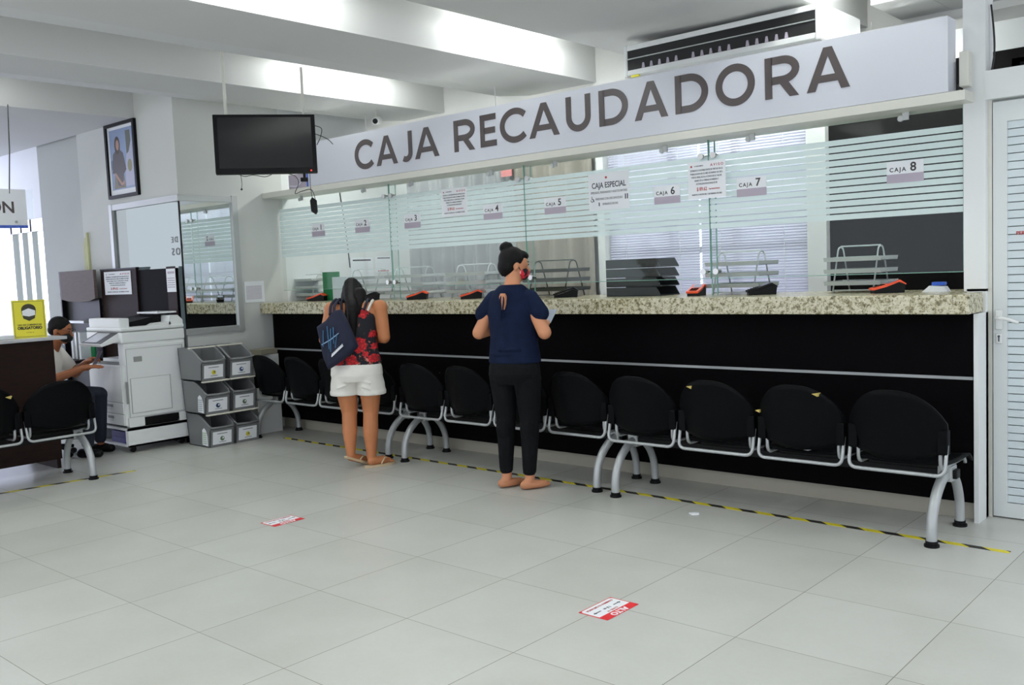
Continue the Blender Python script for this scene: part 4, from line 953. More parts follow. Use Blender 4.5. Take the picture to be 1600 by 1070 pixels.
# ================================================================== RECYCLING BINS
def bin_(x, y, z, label, icon, side_sticker):
    t = thing('storage_bin', label, 'bin', (x, y, z), 0, 'grey stacked recycling bins')
    H_, W_, D0, D1 = .285, .235, -.39, 0.0      # front face at x=0, body behind it
    tk = .008; hw = W_/2
    side = [(D0+.03, 0), (-.02, 0), (0, .155), (.01, .178), (-.02, .195), (-.10, .245), (-.14, .262), (-.19, .285), (D0, .285)]
    bm = bm_new()
    for s_ in (-1, 1): prism(bm, side, 'y', s_*hw, s_*(hw-tk))
    obj('shell', bm, 'bin', t) if False else None
    box(bm, (D0+.03, -hw, 0), (-.02, hw, tk)); prism(bm, [(D0+.03, 0), (D0, .285), (D0+tk, .285), (D0+.038, 0)], 'y', -hw, hw)
    prism(bm, [(-.02, 0), (0, .155), (-.009, .155), (-.029, 0)], 'y', -hw, hw)
    obj('tub', bm, 'bin', t)
    rim = [(.004, .168), (.012, .180)]
    bm = bm_new()
    tube(bm, [Vector(p_) for p_ in [(-.2, -hw, .283), (-.135, -hw, .262), (-.10, -hw, .242), (-.02, -hw, .192), (.004, -hw+.012, .172), (.006, 0, .168), (.004, hw-.012, .172), (-.02, hw, .192), (-.10, hw, .242), (-.135, hw, .262), (-.2, hw, .283)]], .010, 8)
    obj('rim', bm, 'bin', t, smooth=True)
    bm = bm_new(); xb = -.18 if z > .5 else -.022; box(bm, (xb-.022, -hw-.010, .2795), (xb+.018, hw+.010, .2915), .004); o = obj('top_bar', bm, mat('cream_bar', S(226,224,210), .4), t); o['label'] = 'cream front bar at the top edge'
    a_ = math.atan2(.02, .155)
    def fr(bm, y0_, z0_, y1_, z1_, e=.002):
        f = lambda z_: -.02+.02*z_/.155
        prism(bm, [(f(z0_)+e-.002, z0_), (f(z1_)+e-.002, z1_), (f(z1_)+e, z1_), (f(z0_)+e, z0_)], 'y', y0_, y1_)
    bm = bm_new(); fr(bm, -.092, .022, .092, .135, .002); lb = obj('front_label', bm, 'paper', t)
    bm = bm_new(); cyl(bm, (-.0085, .0, .070), (-.0050, 0, .070), .020, 16); obj('round_emblem', bm, icon, lb)
    bm = bm_new(); cyl(bm, (-.0055, .006, .074), (-.0042, .006, .074), .008, 10); obj('emblem_mark', bm, 'paper' if icon is not IC['y'] else IC['g'], lb)
    bm = bm_new(); fr(bm, -.05, .112, .05, .117, .003); fr(bm, -.03, .038, .04, .042, .003); obj('printed_line', bm, 'ink', lb)
    if side_sticker:
        bm = bm_new(); prism(bm, [(-.14, .02), (-.05, .012), (-.05, .10), (-.07, .15), (-.10, .17), (-.13, .15)], 'y', -hw-.0015, -hw-.0002); ss = obj('side_label', bm, 'paper', t); ss['label'] = 'pale printed sticker on the side'
        bm = bm_new(); [box(bm, (-.13, -hw-.0022, .03+k*.018), (-.065, -hw-.0014, .04+k*.018)) for k in range(6)]; obj('printed_text', bm, mat('pale_print', S(176,190,196) if side_sticker == 1 else S(180,196,176), .7), ss)
IC = {'y': mat('icon_yellow', S(215,200,50), .6), 'b': mat('icon_blue', S(40,60,96), .6), 'g': mat('icon_green', S(96,118,88), .6)}
for (x, y, z, lab, ic, ssk) in [
    (-4.452, 1.848, 0, 'grey open-front bin, bottom of the left stack beside the copier', 'g', 2),
    (-4.465, 1.835, .293, 'grey open-front bin, middle of the left stack, with a blue emblem', 'b', 1),
    (-4.478, 1.822, .586, 'grey open-front bin, top of the left stack, with a yellow emblem', 'y', 0),
    (-4.455, 2.108, 0, 'grey open-front bin, bottom of the right stack, with a yellow emblem', 'y', 0),
    (-4.468, 2.103, .293, 'grey open-front bin, middle of the right stack, with a green emblem', 'g', 0),
    (-4.481, 2.10, .586, 'grey open-front bin, top of the right stack, with a blue emblem', 'b', 0)]:
    bin_(x, y, z, lab, IC[ic], ssk)
bm = bm_new(); box(bm, (-.09, -.10, 0), (.08, .11, .05), .003)
# parcel lying in the corner behind the last bench seat
p = yp(408, 545, 2.5); o = obj('cardboard_box', bm, mat('cardboard', S(150,146,128), .8), loc=(-4.74, 2.50, .745), rot=(0,0,.2)); tag(o, 'flat cardboard box on the small stand in the corner right of the bins', 'box')
bm = bm_new(); box(bm, (-.105, -.13, 0), (.105, .13, .742), .004); o = obj('corner_stand', bm, 'white', loc=(-4.785, 2.5, 0)); tag(o, 'low white stand in the corner between the bins and the counter', 'stand')

# ================================================================== PORTRAIT
a_, b_ = yp(165, 195, y1), yp(216, 305, y1); X0, X1, Z0, Z1 = -6.17, -5.572, 2.29, 3.0
t = thing('framed_portrait', 'tall black framed photograph of a person beside a flag, on the left wall', 'picture', ((X0+X1)/2, y1-.001, Z0))
w2, h2 = (X1-X0)/2, Z1-Z0
bm = bm_new(); box(bm, (-w2, -.03, 0), (w2, 0, .03)); box(bm, (-w2, -.03, h2-.03), (w2, 0, h2)); box(bm, (-w2, -.03, .03), (-w2+.035, 0, h2-.03)); box(bm, (w2-.035, -.03, .03), (w2, 0, h2-.03)); obj('frame', bm, 'dark', t)
bm = bm_new(); box(bm, (-w2+.035, -.012, .03), (w2-.035, -.002, h2-.03)); obj('mount', bm, 'paper', t)
bm = bm_new(); box(bm, (-w2+.075, -.014, .08), (w2-.07, -.012, h2-.06)); ph = obj('photograph', bm, mat('photo_sky', S(138,156,190), .35, noise=.15, scale=5), t)
def pl(name, pts, m_, d): bm = bm_new(); prism(bm, pts, 'y', -.0142-d, -.0140); return obj(name, bm, m_, ph)
pl('hills', [(-.22,.28),(-.22,.36),(-.12,.38),(.0,.35),(.05,.30),(.05,.26)], mat('photo_hills', S(96,116,150), .4), .0002)
pl('flag', [(.06,.10),(.225,.10),(.225,.5),(.19,.62),(.10,.62),(.10,.40),(.06,.22)], mat('photo_flag', S(176,178,200), .4), .0004)
pl('flag_green', [(.105,.40),(.10,.62),(.19,.62),(.20,.52),(.15,.42)], mat('photo_dark', S(92,98,92), .4), .0006)
pl('flag_crest', [(.155+.045*math.cos(k*PI/6), .29+.06*math.sin(k*PI/6)) for k in range(12)], mat('photo_crest', S(140,140,104), .4), .0006)
pl('skirt', [(-.18,.09),(.05,.09),(.02,.24),(-.15,.24)], mat('photo_skirt', S(120,112,90), .4), .0006)
pl('figure', [(-.20,.24),(-.17,.42),(-.10,.46),(-.04,.46),(.03,.42),(.08,.26),(.02,.22),(.0,.10),(-.10,.12),(-.12,.24)], mat('photo_dress', S(80,76,80), .4), .0008)
pl('hair', [(-.075+.055*math.cos(k*PI/8), .50+.085*math.sin(k*PI/8)) for k in range(16)], mat('photo_hair', S(62,48,44), .4), .0010)
pl('face', [(-.068+.032*math.cos(k*PI/6), .50+.05*math.sin(k*PI/6)) for k in range(12)], mat('photo_skin', S(176,136,120), .4), .0012)
pl('arms', [(-.17,.24),(-.13,.24),(-.02,.14),(.03,.16),(.04,.13),(-.03,.11)], mat('photo_skin2', S(170,130,112), .4), .0012)

# ================================================================== PARTITION SCREENS BY THE COPIER
t = thing('office_partition', 'dark brown office partition carrying the AVISO sheet behind the photocopier', 'partition', (-6.0, 1.775, 0))
bm = bm_new(); box(bm, (-.375, -.015, 0), (.355, .015, 1.605)); obj('panel', bm, 'wood', t)
bm = bm_new(); box(bm, (-.38, -.018, 1.60), (.36, .018, 1.615)); obj('top_edge', bm, 'dark', t)
t = thing('office_partition', 'black panel standing in for a reflection in the corner window, right of the AVISO sheet', 'partition', (-5.29, 1.785, 0))  # panel and board added in place of the pane's dark reflection
bm = bm_new(); box(bm, (-.35, -.012, 0), (.36, .012, 1.585)); obj('panel', bm, 'black', t)
bm = bm_new(); box(bm, (.20, -.016, 0), (.36, -.012, 1.60)); obj('reflected_board', bm, 'wood', t)
avison('notice_sheet', 'printed AVISO notice taped on the dark brown partition behind the photocopier', (-6.02, 1.758, 1.36), .55, .225)
tn = thing('notice_sheet', 'reflected AVISO notice built as a sheet on the black panel, cut off at the window corner', 'notice', (-5.005, 1.768, 1.37));  # sheet added for the notice mirrored in the pane
bm = bm_new(); box(bm, (-.085, -.001, 0), (.075, 0, .21)); obj('sheet', bm, 'paper', tn); bm = bm_new(); [box(bm, (-.07, -.0018, .04+k*.02), (.06, -.001, .048+k*.02)) for k in range(5)]; box(bm, (-.06, -.0018, .165), (.06, -.001, .185)); obj('printed_text', bm, 'band', tn)
t = thing('storage_hutch', 'desk hutch with a taupe curved screen and shelves, left of the brown partition', 'hutch', (-6.70, 1.71, 0))
bm = bm_new(); prism(bm, [(-.455, 1.325), (-.455, 1.615), (.318, 1.615), (.318, 1.33), (.2, 1.305), (0, 1.295), (-.3, 1.305)], 'y', -.02, .01); obj('curved_screen', bm, 'woodl', t)
bm = bm_new(); box(bm, (-.48, -.02, 0), (-.455, .06, 1.615)); obj('side_panel', bm, 'dark', t)
bm = bm_new(); box(bm, (-.46, .02, .0), (.318, .045, 1.33)); obj('back_panel', bm, 'dark', t)
bm = bm_new(); box(bm, (-.1, -.15, 1.09), (.318, .02, 1.115)); obj('shelf', bm, 'alu', t)
bm = bm_new(); box(bm, (-.46, -.35, .70), (.318, .02, .73)); obj('desk_surface', bm, 'wood', t)
for k in range(3):
    bm = bm_new(); box(bm, (-.02, -.07, 0), (.02, .07, .27), .002); o = obj('binder', bm, 'paper' if k != 1 else 'alu', loc=(-6.66+k*.085, 1.62, .7305)); tag(o, ['white binder standing on the hutch desk, nearest the masked man', 'grey binder standing between two white ones on the hutch desk', 'white binder standing on the hutch desk, nearest the copier'][k], 'binder')
bm = bm_new(); loft(bm, [(0,0,0,.035,.035),(0,0,.12,.035,.035),(0,0,.14,.02,.02),(0,0,.155,.012,.012)], 14); box(bm, (-.04, -.008, .155), (.012, .008, .17)); tag(obj('pump_bottle', bm, mat('clear_plastic', S(186,192,196), .25), loc=(-6.80, 1.50, .7305)), 'clear pump bottle on the hutch desk beside the binders', 'bottle')
bm = bm_new(); box(bm, (-.09, -.01, 0), (.07, .01, .30)); tag(obj('green_folder', bm, 'green', loc=(-6.46, 1.66, .7305)), 'dark green board on the hutch desk left of the copier panel', 'board')
bm = bm_new()
for k in range(3): 
    bm2 = bm_new(); box(bm2, (-.015, -.011, 0), (.015, .011, 1.9+.05*k)); tag(obj('wooden_slat', bm2, mat('pale_timber%d' % k, S(196,198,150), .7), loc=(-6.80+k*.034, 1.817, 0)), ['pale timber slat leaning by the grey pillar, shortest one', 'pale timber slat by the grey pillar, middle one', 'pale timber slat by the grey pillar, tallest one'][k], 'slat', 'timber slats by the pillar')
bm.free()

# ================================================================== RECEPTION DESK
XD = -4.78
t = thing('reception_desk', 'dark brown reception desk with a pale top at the left edge', 'desk', (XD-.3, -.4, 0))
RD = (XD-.3, -.4, 0)
bm = bm_new(); rbox(bm, (XD-.03, -1.9, .08), (XD, .60, 1.035), RD); obj('front_panel', bm, 'wood', t)
bm = bm_new(); rbox(bm, (XD-.55, .57, 0), (XD-.03, .60, .74), RD); obj('end_panel', bm, 'wood', t)
bm = bm_new(); rbox(bm, (XD-.30, -1.9, 1.037), (XD+.03, .70, 1.062), RD, .006); obj('top_ledge', bm, mat('pale_stone_top', S(196,198,200), .35, noise=.05, scale=20), t)
bm = bm_new(); rbox(bm, (XD-.65, -1.9, .72), (XD-.03, .60, .75), RD); obj('work_surface', bm, 'wood', t)
t = thing('acrylic_card_stand', 'yellow upright card showing a masked face and the word OBLIGATORIO on the desk', 'sign', (XD-.06, .455, 1.0635), 1.08)
W_, H_ = .118, .30
bm = bm_new(); box(bm, (-W_, -.002, 0), (W_, .002, H_)); obj('card', bm, 'yellow', t)
bm = bm_new(); box(bm, (-W_, .002, 0), (W_, .05, .003)); obj('foot', bm, 'glass', t)
bm = bm_new(); stroke2(bm, [(-W_+.012, .012), (W_-.012, .012), (W_-.012, H_-.012), (-W_+.012, H_-.012)], .0025, -.0028, -.002, True); obj('border_line', bm, 'ink', t)
blk = mat('print_black', S(52,50,28), .6)
bm = bm_new(); prism(bm, [(.052*math.cos(a_), .225+.045*math.sin(a_)) for a_ in [k*PI/8 for k in range(9)]]+[(-.05, .195), (-.04, .155), (0, .135), (.04, .155), (.05, .195)], 'y', -.0028, -.002); obj('face_print', bm, blk, t)
bm = bm_new(); prism(bm, [(-.047, .215), (0, .235), (.047, .215), (.045, .18), (0, .17), (-.045, .18)], 'y', -.0034, -.0028); obj('mask_print', bm, 'paper', t)
text('lettering', 'USO DE CUBREBOCAS', .018, blk, t, loc=(0, -.0022, .098), width=.17, align='CENTER', bold=.0006)
text('lettering', 'OBLIGATORIO', .030, blk, t, loc=(0, -.0022, .070), width=.175, align='CENTER', bold=.0018)
text('lettering', 'COVID 19', .012, blk, t, loc=(0, -.0022, .040), align='CENTER')
bm = bm_new(); box(bm, (-.06, -.1, 0), (.06, .1, .02), .004); tag(obj('notepad', bm, mat('pale_green_pad', S(196,206,170), .7), loc=(XD-.12, .05, 1.0635), rot=(0,0,.3)), 'pale green pad lying on the desk top left of the yellow card', 'notepad')
bm = bm_new(); box(bm, (-.05, -.08, 0), (.05, .08, .03), .006); tag(obj('tissue_pack', bm, 'paper', loc=(XD-.12, .26, 1.0635), rot=(0,0,.2)), 'white packet on the desk top just left of the yellow card', 'packet')
# hanging sign
a_, b_ = xp(45, 355, -5.6), xp(0, 295, -5.6)
t = thing('hanging_sign', 'white hanging panel ending in the letters ON over a blue line, at the left edge', 'sign', (-5.6, .80, 1.985), PI/2)
bm = bm_new(); box(bm, (-1.5, -.003, 0), (0, .003, .318)); obj('panel', bm, 'paper', t)
bm = bm_new(); box(bm, (-1.5, -.005, -.012), (-.0, .004, .012)); obj('blue_line', bm, 'bluestripe', t)
bm = bm_new(); box(bm, (0, -.004, .05), (.055, .004, .318)); box(bm, (.055, -.005, .0), (.058, .005, .32)); obj('acrylic_edge', bm, 'glass', t)
text('lettering', 'INFORMACIÓN', .135, 'letter', t, loc=(-1.04, -.0032, .118), width=.93, bold=.003)
bm = bm_new(); cyl(bm, (-.095, -.004, .04), (-.095, -.012, .04), .012, 12); obj('stud', bm, 'chrome', t)
bm = bm_new(); tube(bm, [(-.13, 0, .28), (-.10, 0, .65), (-.085, 0, 1.03)], .005, 6); obj('hanging_chain', bm, 'darkwire', t)

# ================================================================== PEOPLE
def hand(bm, wrist, d, up, side, curl=.8, s_=1.0):
    """palm, four bent fingers and a thumb; d forward, up = back of the hand, side = towards the thumb"""
    wv, d, up, side = Vector(wrist), Vector(d).normalized(), Vector(up).normalized(), Vector(side).normalized()
    cap(bm, wv, wv+d*.035*s_, .025*s_, .03*s_, 10)
    for k in range(4): cap(bm, wv+d*.03*s_+side*(.024-.016*k)*s_, wv+d*.085*s_+side*(.027-.018*k)*s_, .014*s_, .011*s_, 8)
    for k, L in enumerate((.040, .045, .041, .033)):
        p0 = wv+d*.085*s_+side*(.028-.0185*k)*s_
        a = curl*.6; d1 = d*math.cos(a)-up*math.sin(a); p1 = p0+d1*L*s_
        a = curl*1.5; d2 = d*math.cos(a)-up*math.sin(a); p2 = p1+d2*L*.75*s_
        cap(bm, p0, p1, .0095*s_, .0085*s_, 8); cap(bm, p1, p2, .0085*s_, .007*s_, 8)
    t0 = wv+d*.02*s_+side*.022*s_; t1 = t0+(d*.55+side*.7-up*.3).normalized()*.036*s_; t2 = t1+(d*.9+side*.1-up*.4).normalized()*.03*s_
    cap(bm, t0, t1, .013*s_, .011*s_, 8); cap(bm, t1, t2, .011*s_, .0085*s_, 8)
class Head:
    """head local frame: +y is the face; centre c, turned rz and nodded rx"""
    def __init__(s, c, rz, rx, k=1.0): s.c = Vector(c); s.m = Euler((rx, 0, rz)).to_matrix(); s.k = k; s.e = (rx, 0, rz)
    def p(s, x, y, z): return s.c+s.m@Vector((x*s.k, y*s.k, z*s.k))
    def ell(s, bm, x, y, z, rx, ry, rz, seg=18): ell(bm, s.p(x, y, z), (rx*s.k, ry*s.k, rz*s.k), s.e, seg)
    def skull(s, bm):
        s.ell(bm, 0, -.005, .02, .072, .092, .088); s.ell(bm, 0, .028, -.035, .056, .058, .072); s.ell(bm, 0, .05, -.078, .030, .030, .026)
        cap(bm, s.p(0, .083, .012), s.p(0, .105, -.018), .010*s.k, .014*s.k, 8)                      # nose
        for q in (-1, 1): s.ell(bm, q*.073, -.008, -.012, .010, .018, .030, 10); s.ell(bm, q*.028, .078, .018, .014, .010, .007, 8)
        s.ell(bm, 0, .082, -.048, .022, .010, .008, 8)
    def brows(s, bm):
        for q in (-1, 1): cap(bm, s.p(q*.014, .088, .036), s.p(q*.045, .076, .037), .0035, .0028, 6)
    def eyes(s, bm):
        for q in (-1, 1): s.ell(bm, q*.028, .086, .018, .009, .005, .0045, 8)

# ---- woman in navy
pr = zp(813, 753); NX_, NY_ = pr.x, 2.05
NX_ = yp(806, 600, 2.05).x
t = thing('person', 'woman standing in navy short sleeved blouse, black jeans and tan flats, hair in a bun', 'person', (NX_, NY_, 0), .22)
hd = Head((.0, .045, 1.475), -.75, -.22)
bm = bm_new(); hd.skull(bm)
cap(bm, (0, -.012, 1.27), (.003, .025, 1.42), .056, .050, 14)
loft(bm, [(0,0,.80,.12,.09),(0,0,.95,.12,.085),(0,0,1.1,.12,.09),(0,0,1.24,.13,.085),(0,-.005,1.31,.11,.07),(0,-.005,1.35,.06,.055)])
for q in (-1, 1):
    sh = Vector((q*.135, -.010, 1.235)); el = Vector((q*.245, -.035, 1.035)); wr = Vector((q*.13, .19, 1.07))
    cap(bm, sh, el, .042, .045, 14); cap(bm, el, wr, .044, .026, 14)
    cap(bm, (q*.085, 0, .74), (q*.088, .01, .46), .07, .05, 14); cap(bm, (q*.088, .01, .46), (q*.086, -.02, .07), .048, .034, 12)
    f = Vector((.62, .78, 0)) if q > 0 else Vector((.5, .86, 0)); a0 = Vector((q*.086, -.02, .035)); cap(bm, a0-f*.03, a0+f*.10+Vector((0,0,-.008)), .032, .026, 10)
    hand(bm, wr, Vector((-q*.35, .9, .25)), (0, -.3, 1) if q < 0 else (.3, -.2, .9), (-q, 0, .2), 1.0)
obj('body', bm, 'skin', t, voxel=.0065, relax=5)
bm = bm_new(); hd.ell(bm, 0, -.022, .032, .080, .092, .086, 22); hd.ell(bm, 0, -.045, -.015, .070, .066, .075); hd.ell(bm, 0, .035, .070, .060, .052, .034, 14); 
c0 = hd.p(-.015, -.072, .105)
for k in range(9):
    a_ = k*2*PI/9; ell(bm, c0+Vector((.022*math.cos(a_), .022*math.sin(a_), .006*math.sin(3*a_))), (.024, .024, .027), seg=10)
ell(bm, c0+Vector((0,0,.014)), (.028,.028,.024), seg=12)
cap(bm, hd.p(.02, -.085, -.03), hd.p(0, -.07, -.085), .022, .006, 8); cap(bm, hd.p(-.03, -.08, -.03), hd.p(-.02, -.065, -.08), .02, .006, 8)
obj('hair', bm, 'hair', t, voxel=.006, relax=3)
bm = bm_new(); hd.brows(bm); hd.eyes(bm); obj('eyes', bm, 'hair', t)
bm = bm_new(); hd.ell(bm, 0, .05, -.045, .060, .062, .047, 20)
cap(bm, hd.p(.055, .03, -.03), hd.p(.078, -.005, .0), .003, .003, 6); cap(bm, hd.p(-.055, .03, -.03), hd.p(-.078, -.005, .0), .003, .003, 6)
def mask_mat():
    m, nt, b, o = nodes('floral_mask'); tc = N(nt,'ShaderNodeTexCoord'); v = N(nt,'ShaderNodeTexNoise'); v.inputs['Scale'].default_value = 26; nt.links.new(tc.outputs['Object'], v.inputs['Vector'])
    cr = N(nt,'ShaderNodeValToRGB'); e = cr.color_ramp; e.interpolation = 'CONSTANT'; e.elements[0].color = S(16,14,18); e.elements[1].position = .52; e.elements[1].color = S(200,30,50); x = e.elements.new(.66); x.color = S(230,210,210)
    nt.links.new(v.outputs['Fac'], cr.inputs[0]); nt.links.new(cr.outputs[0], b.inputs['Base Color']); b.inputs['Roughness'].default_value = .8; return m
obj('face_mask', bm, mask_mat(), t, smooth=True)
bm = bm_new()
loft(bm, [(0,0,.838,.180,.130),(0,0,.845,.184,.133),(0,-.002,.92,.174,.128),(0,-.002,1.0,.164,.118),(0,-.002,1.08,.170,.122),(0,-.002,1.17,.176,.126),(0,-.004,1.25,.168,.112),(0,-.008,1.305,.128,.086),(0,-.006,1.335,.095,.068),(0,-.004,1.348,.070,.060)], 32)
for q in (-1, 1): cap(bm, (q*.130, -.006, 1.255), (q*.212, -.02, 1.160), .060, .058, 16)
ell(bm, (.03, -.125, .93), (.09, .012, .008), (0,0,.1), 10); ell(bm, (-.04, -.125, .90), (.09, .012, .008), (0,0,-.1), 10)
bl = obj('blouse', bm, 'navy', t, voxel=.006, relax=2)
bm = bm_new(); prism(bm, [(-.022, 1.275), (-.012, 1.295), (.012, 1.295), (.022, 1.275), (.020, 1.225), (.010, 1.19), (-.006, 1.19), (-.016, 1.225)], 'y', -.134, -.112); o = obj('back_keyhole', bm, 'skin', bl); o['label'] = 'keyhole opening showing skin on the back'; o.location = (0, .0, 0)
bm = bm_new(); tube(bm, smooth_path([(0, -.118, 1.30), (-.012, -.137, 1.26), (-.008, -.142, 1.20), (-.014, -.141, 1.12)]), .0045, 6); cc = obj('tie_ribbon', bm, 'navy', bl, smooth=True)
bm = bm_new(); tube(bm, smooth_path([(0, -.118, 1.30), (.012, -.137, 1.255), (.006, -.142, 1.19), (.010, -.141, 1.14)]), .0045, 6); obj('tie_ribbon', bm, 'navy', bl, smooth=True)
bm = bm_new()
loft(bm, [(0,0,.70,.165,.115),(0,-.012,.76,.182,.136),(0,-.010,.82,.176,.130),(0,0,.87,.160,.118)], 28)
for q in (-1, 1):
    cap(bm, (q*.090, -.006, .74), (q*.090, .01, .46), .094, .068, 16); cap(bm, (q*.090, .008, .46), (q*.088, -.02, .13), .068, .046, 14)
    ell(bm, (q*.09, -.02, .40), (.056, .058, .09), seg=12)
    for k in range(3): ell(bm, (q*.087, -.02, .115+.022*k), (.046, .046, .012), (.1*(-1)**k, 0, 0), 12)
obj('jeans', bm, 'jeans', t, voxel=.007, relax=3)
for q in (-1, 1):
    f = Vector((.62, .78, 0)) if q > 0 else Vector((.5, .86, 0)); a0 = Vector((q*.086, -.02, .03)); bm = bm_new()
    cap(bm, a0-f*.035+Vector((0,0,.004)), a0+f*.06+Vector((0,0,.001)), .034, .034, 12); cap(bm, a0+f*.06, a0+f*.125+Vector((0,0,-.006)), .034, .022, 12)
    bmesh.ops.scale(bm, vec=(1,1,.82), verts=bm.verts); bmesh.ops.translate(bm, vec=(0,0,.004), verts=bm.verts)
    obj('flat_shoe', bm, 'flat', t, voxel=.005, relax=2)
M_ = Matrix.Translation((NX_, NY_, 0)) @ Matrix.Rotation(.22, 4, 'Z')
bm = bm_new(); box(bm, (-.038, -.004, -.06), (.038, .004, .075), .004); pw = M_ @ Vector((.11, .295, 1.115))
o = obj('mobile_phone', bm, mat('phone_pale', S(170,180,196), .3), loc=pw, rot=(-.9, 0, .22)); tag(o, 'pale mobile phone in the hands of the woman in navy', 'phone')

# ---- woman in floral top
FX = yp(559, 600, 1.93).x; FY = 1.93; FZR = .62
t = thing('person', 'woman in floral navy top and white shorts with long black hair and bowed head', 'person', (FX, FY, 0), FZR)
hd = Head((-.065, .225, 1.295), .15, -.85, 1.0)
bm = bm_new(); hd.skull(bm)
cap(bm, (0, .075, 1.19), (-.05, .18, 1.255), .055, .05, 14)
loft(bm, [(0,0,.78,.15,.11),(0,.0,.86,.145,.105),(0,.02,.98,.14,.10),(0,.04,1.1,.155,.105),(0,.06,1.19,.16,.095),(0,.075,1.245,.12,.07)])
for q in (-1, 1):
    sh = Vector((q*.185, .06, 1.20)); el = Vector((q*(.245 if q < 0 else .215), .03, .975)); wr = Vector((q*.11, .22, .95))
    ell(bm, sh, (.062, .06, .06), seg=14)
    cap(bm, sh, el, .056, .046, 14); cap(bm, el, wr, .046, .028, 14)
    hand(bm, wr, Vector((-q*.5, .8, .15)), (0, -.2, 1), (-q, .0, .3), 1.1)
# legs: left heel lifted
cap(bm, (-.095, 0, .66), (-.085, .035, .42), .092, .062, 16); cap(bm, (-.085, .03, .42), (-.08, -.005, .27), .058, .056, 14); cap(bm, (-.08, -.005, .27), (-.075, -.03, .115), .056, .035, 14)
cap(bm, (.095, 0, .66), (.085, .02, .42), .092, .062, 16); cap(bm, (.085, .015, .42), (.083, -.01, .27), .057, .058, 14); cap(bm, (.083, -.01, .27), (.08, -.01, .075), .057, .036, 14)
fl = Vector((.50, .86, 0)).normalized(); fr_ = Vector((.72, .70, 0)).normalized()
h0 = Vector((-.075, -.045, .085)); cap(bm, h0, h0+fl*.10+Vector((0,0,-.03)), .030, .034, 12); cap(bm, h0+fl*.10+Vector((0,0,-.03)), h0+fl*.17+Vector((0,0,-.047)), .033, .02, 12)
for k in range(5):
    sd = Vector((fl.y, -fl.x, 0)); b0 = h0+fl*.165+sd*(-.03+.015*k)+Vector((0,0,-.048)); cap(bm, b0, b0+fl*(.03-.003*k)+Vector((0,0,-.006)), .0095, .008, 8)
r0 = Vector((.08, -.03, .045)); cap(bm, r0, r0+fr_*.10+Vector((0,0,-.004)), .030, .034, 12); cap(bm, r0+fr_*.10, r0+fr_*.16+Vector((0,0,-.014)), .032, .02, 12)
for k in range(5):
    sd = Vector((fr_.y, -fr_.x, 0)); b0 = r0+fr_*.16+sd*(-.03+.015*k)+Vector((0,0,-.018)); cap(bm, b0, b0+fr_*(.032-.003*k), .0095, .008, 8)
obj('body', bm, 'skin2', t, voxel=.0065, relax=5)
bm = bm_new(); hd.ell(bm, 0, -.015, .034, .082, .098, .088, 22); hd.ell(bm, 0, -.055, -.02, .076, .062, .085); hd.ell(bm, .035, -.02, .0, .055, .08, .085); hd.ell(bm, -.045, .0, -.02, .045, .07, .09)
tail = smooth_path([hd.p(0,-.09,.02), (-.03, .04, 1.275), (.005, -.055, 1.21), (.01, -.085, 1.12), (.012, -.09, 1.06), (.01, -.085, 1.00)], 3)
for i, (a_, b_) in enumerate(zip(tail, tail[1:])):
    f_ = i/len(tail); cap(bm, a_, b_, .062-.045*f_, .060-.045*f_, 10)
cap(bm, (-.03, .09, 1.30), (-.045, -.04, 1.15), .05, .02, 10); cap(bm, (.03, .09, 1.31), (.045, -.04, 1.17), .05, .018, 10)
obj('hair', bm, 'hair', t, voxel=.006, relax=3)
bm = bm_new(); hd.brows(bm); hd.eyes(bm); obj('eyes', bm, 'hair', t)
bm = bm_new(); hd.ell(bm, 0, .05, -.045, .058, .060, .045, 18); obj('face_mask', bm, 'maskb', t, smooth=True)
MT['floral'] = floral_mat()
bm = bm_new()
loft(bm, [(0,-.002,.785,.192,.142),(0,-.002,.80,.190,.142),(0,.004,.88,.170,.130),(0,.018,.97,.158,.118),(0,.032,1.06,.160,.116),(.01,.045,1.13,.155,.112),(.012,.058,1.19,.128,.098),(.014,.07,1.225,.105,.075)], 32)
tp_ = obj('tank_top', bm, 'floral', t, voxel=.006, relax=2)
for q in (-1, 1):
    bm = bm_new(); tube(bm, smooth_path([(q*.085, -.03, 1.19), (q*.10, .03, 1.255), (q*.095, .09, 1.262), (q*.08, .15, 1.20)]), .010, 8); obj('shoulder_strap', bm, mat('strap_navy', S(20,22,42), .8), tp_, smooth=True)
bm = bm_new(); tube(bm, smooth_path([(.115, -.028, 1.185), (.135, .03, 1.25), (.13, .08, 1.258)]), .009, 8); o = obj('white_strap', bm, 'whitec', t, smooth=True); o['label'] = 'white strap lying on the right shoulder'
bm = bm_new()
loft(bm, [(0,-.005,.66,.185,.140),(0,-.012,.71,.198,.152),(0,-.008,.76,.194,.148),(0,-.002,.80,.180,.138)], 28)
for q in (-1, 1):
    loft(bm, [(q*.104,.0,.555,.104,.112),(q*.104,.0,.575,.106,.114),(q*.102,-.003,.64,.102,.122),(q*.09,-.006,.70,.10,.13)], 24)
    loft(bm, [(q*.104,.0,.553,.109,.117),(q*.104,.0,.582,.111,.119)], 24)
for q, z_ in ((-1, .63), (1, .62), (1, .665)): ell(bm, (q*.08, -.128, z_), (.06, .01, .006), (0, .3*q, 0), 8)
obj('shorts', bm, 'whitec', t, voxel=.0065, relax=2)
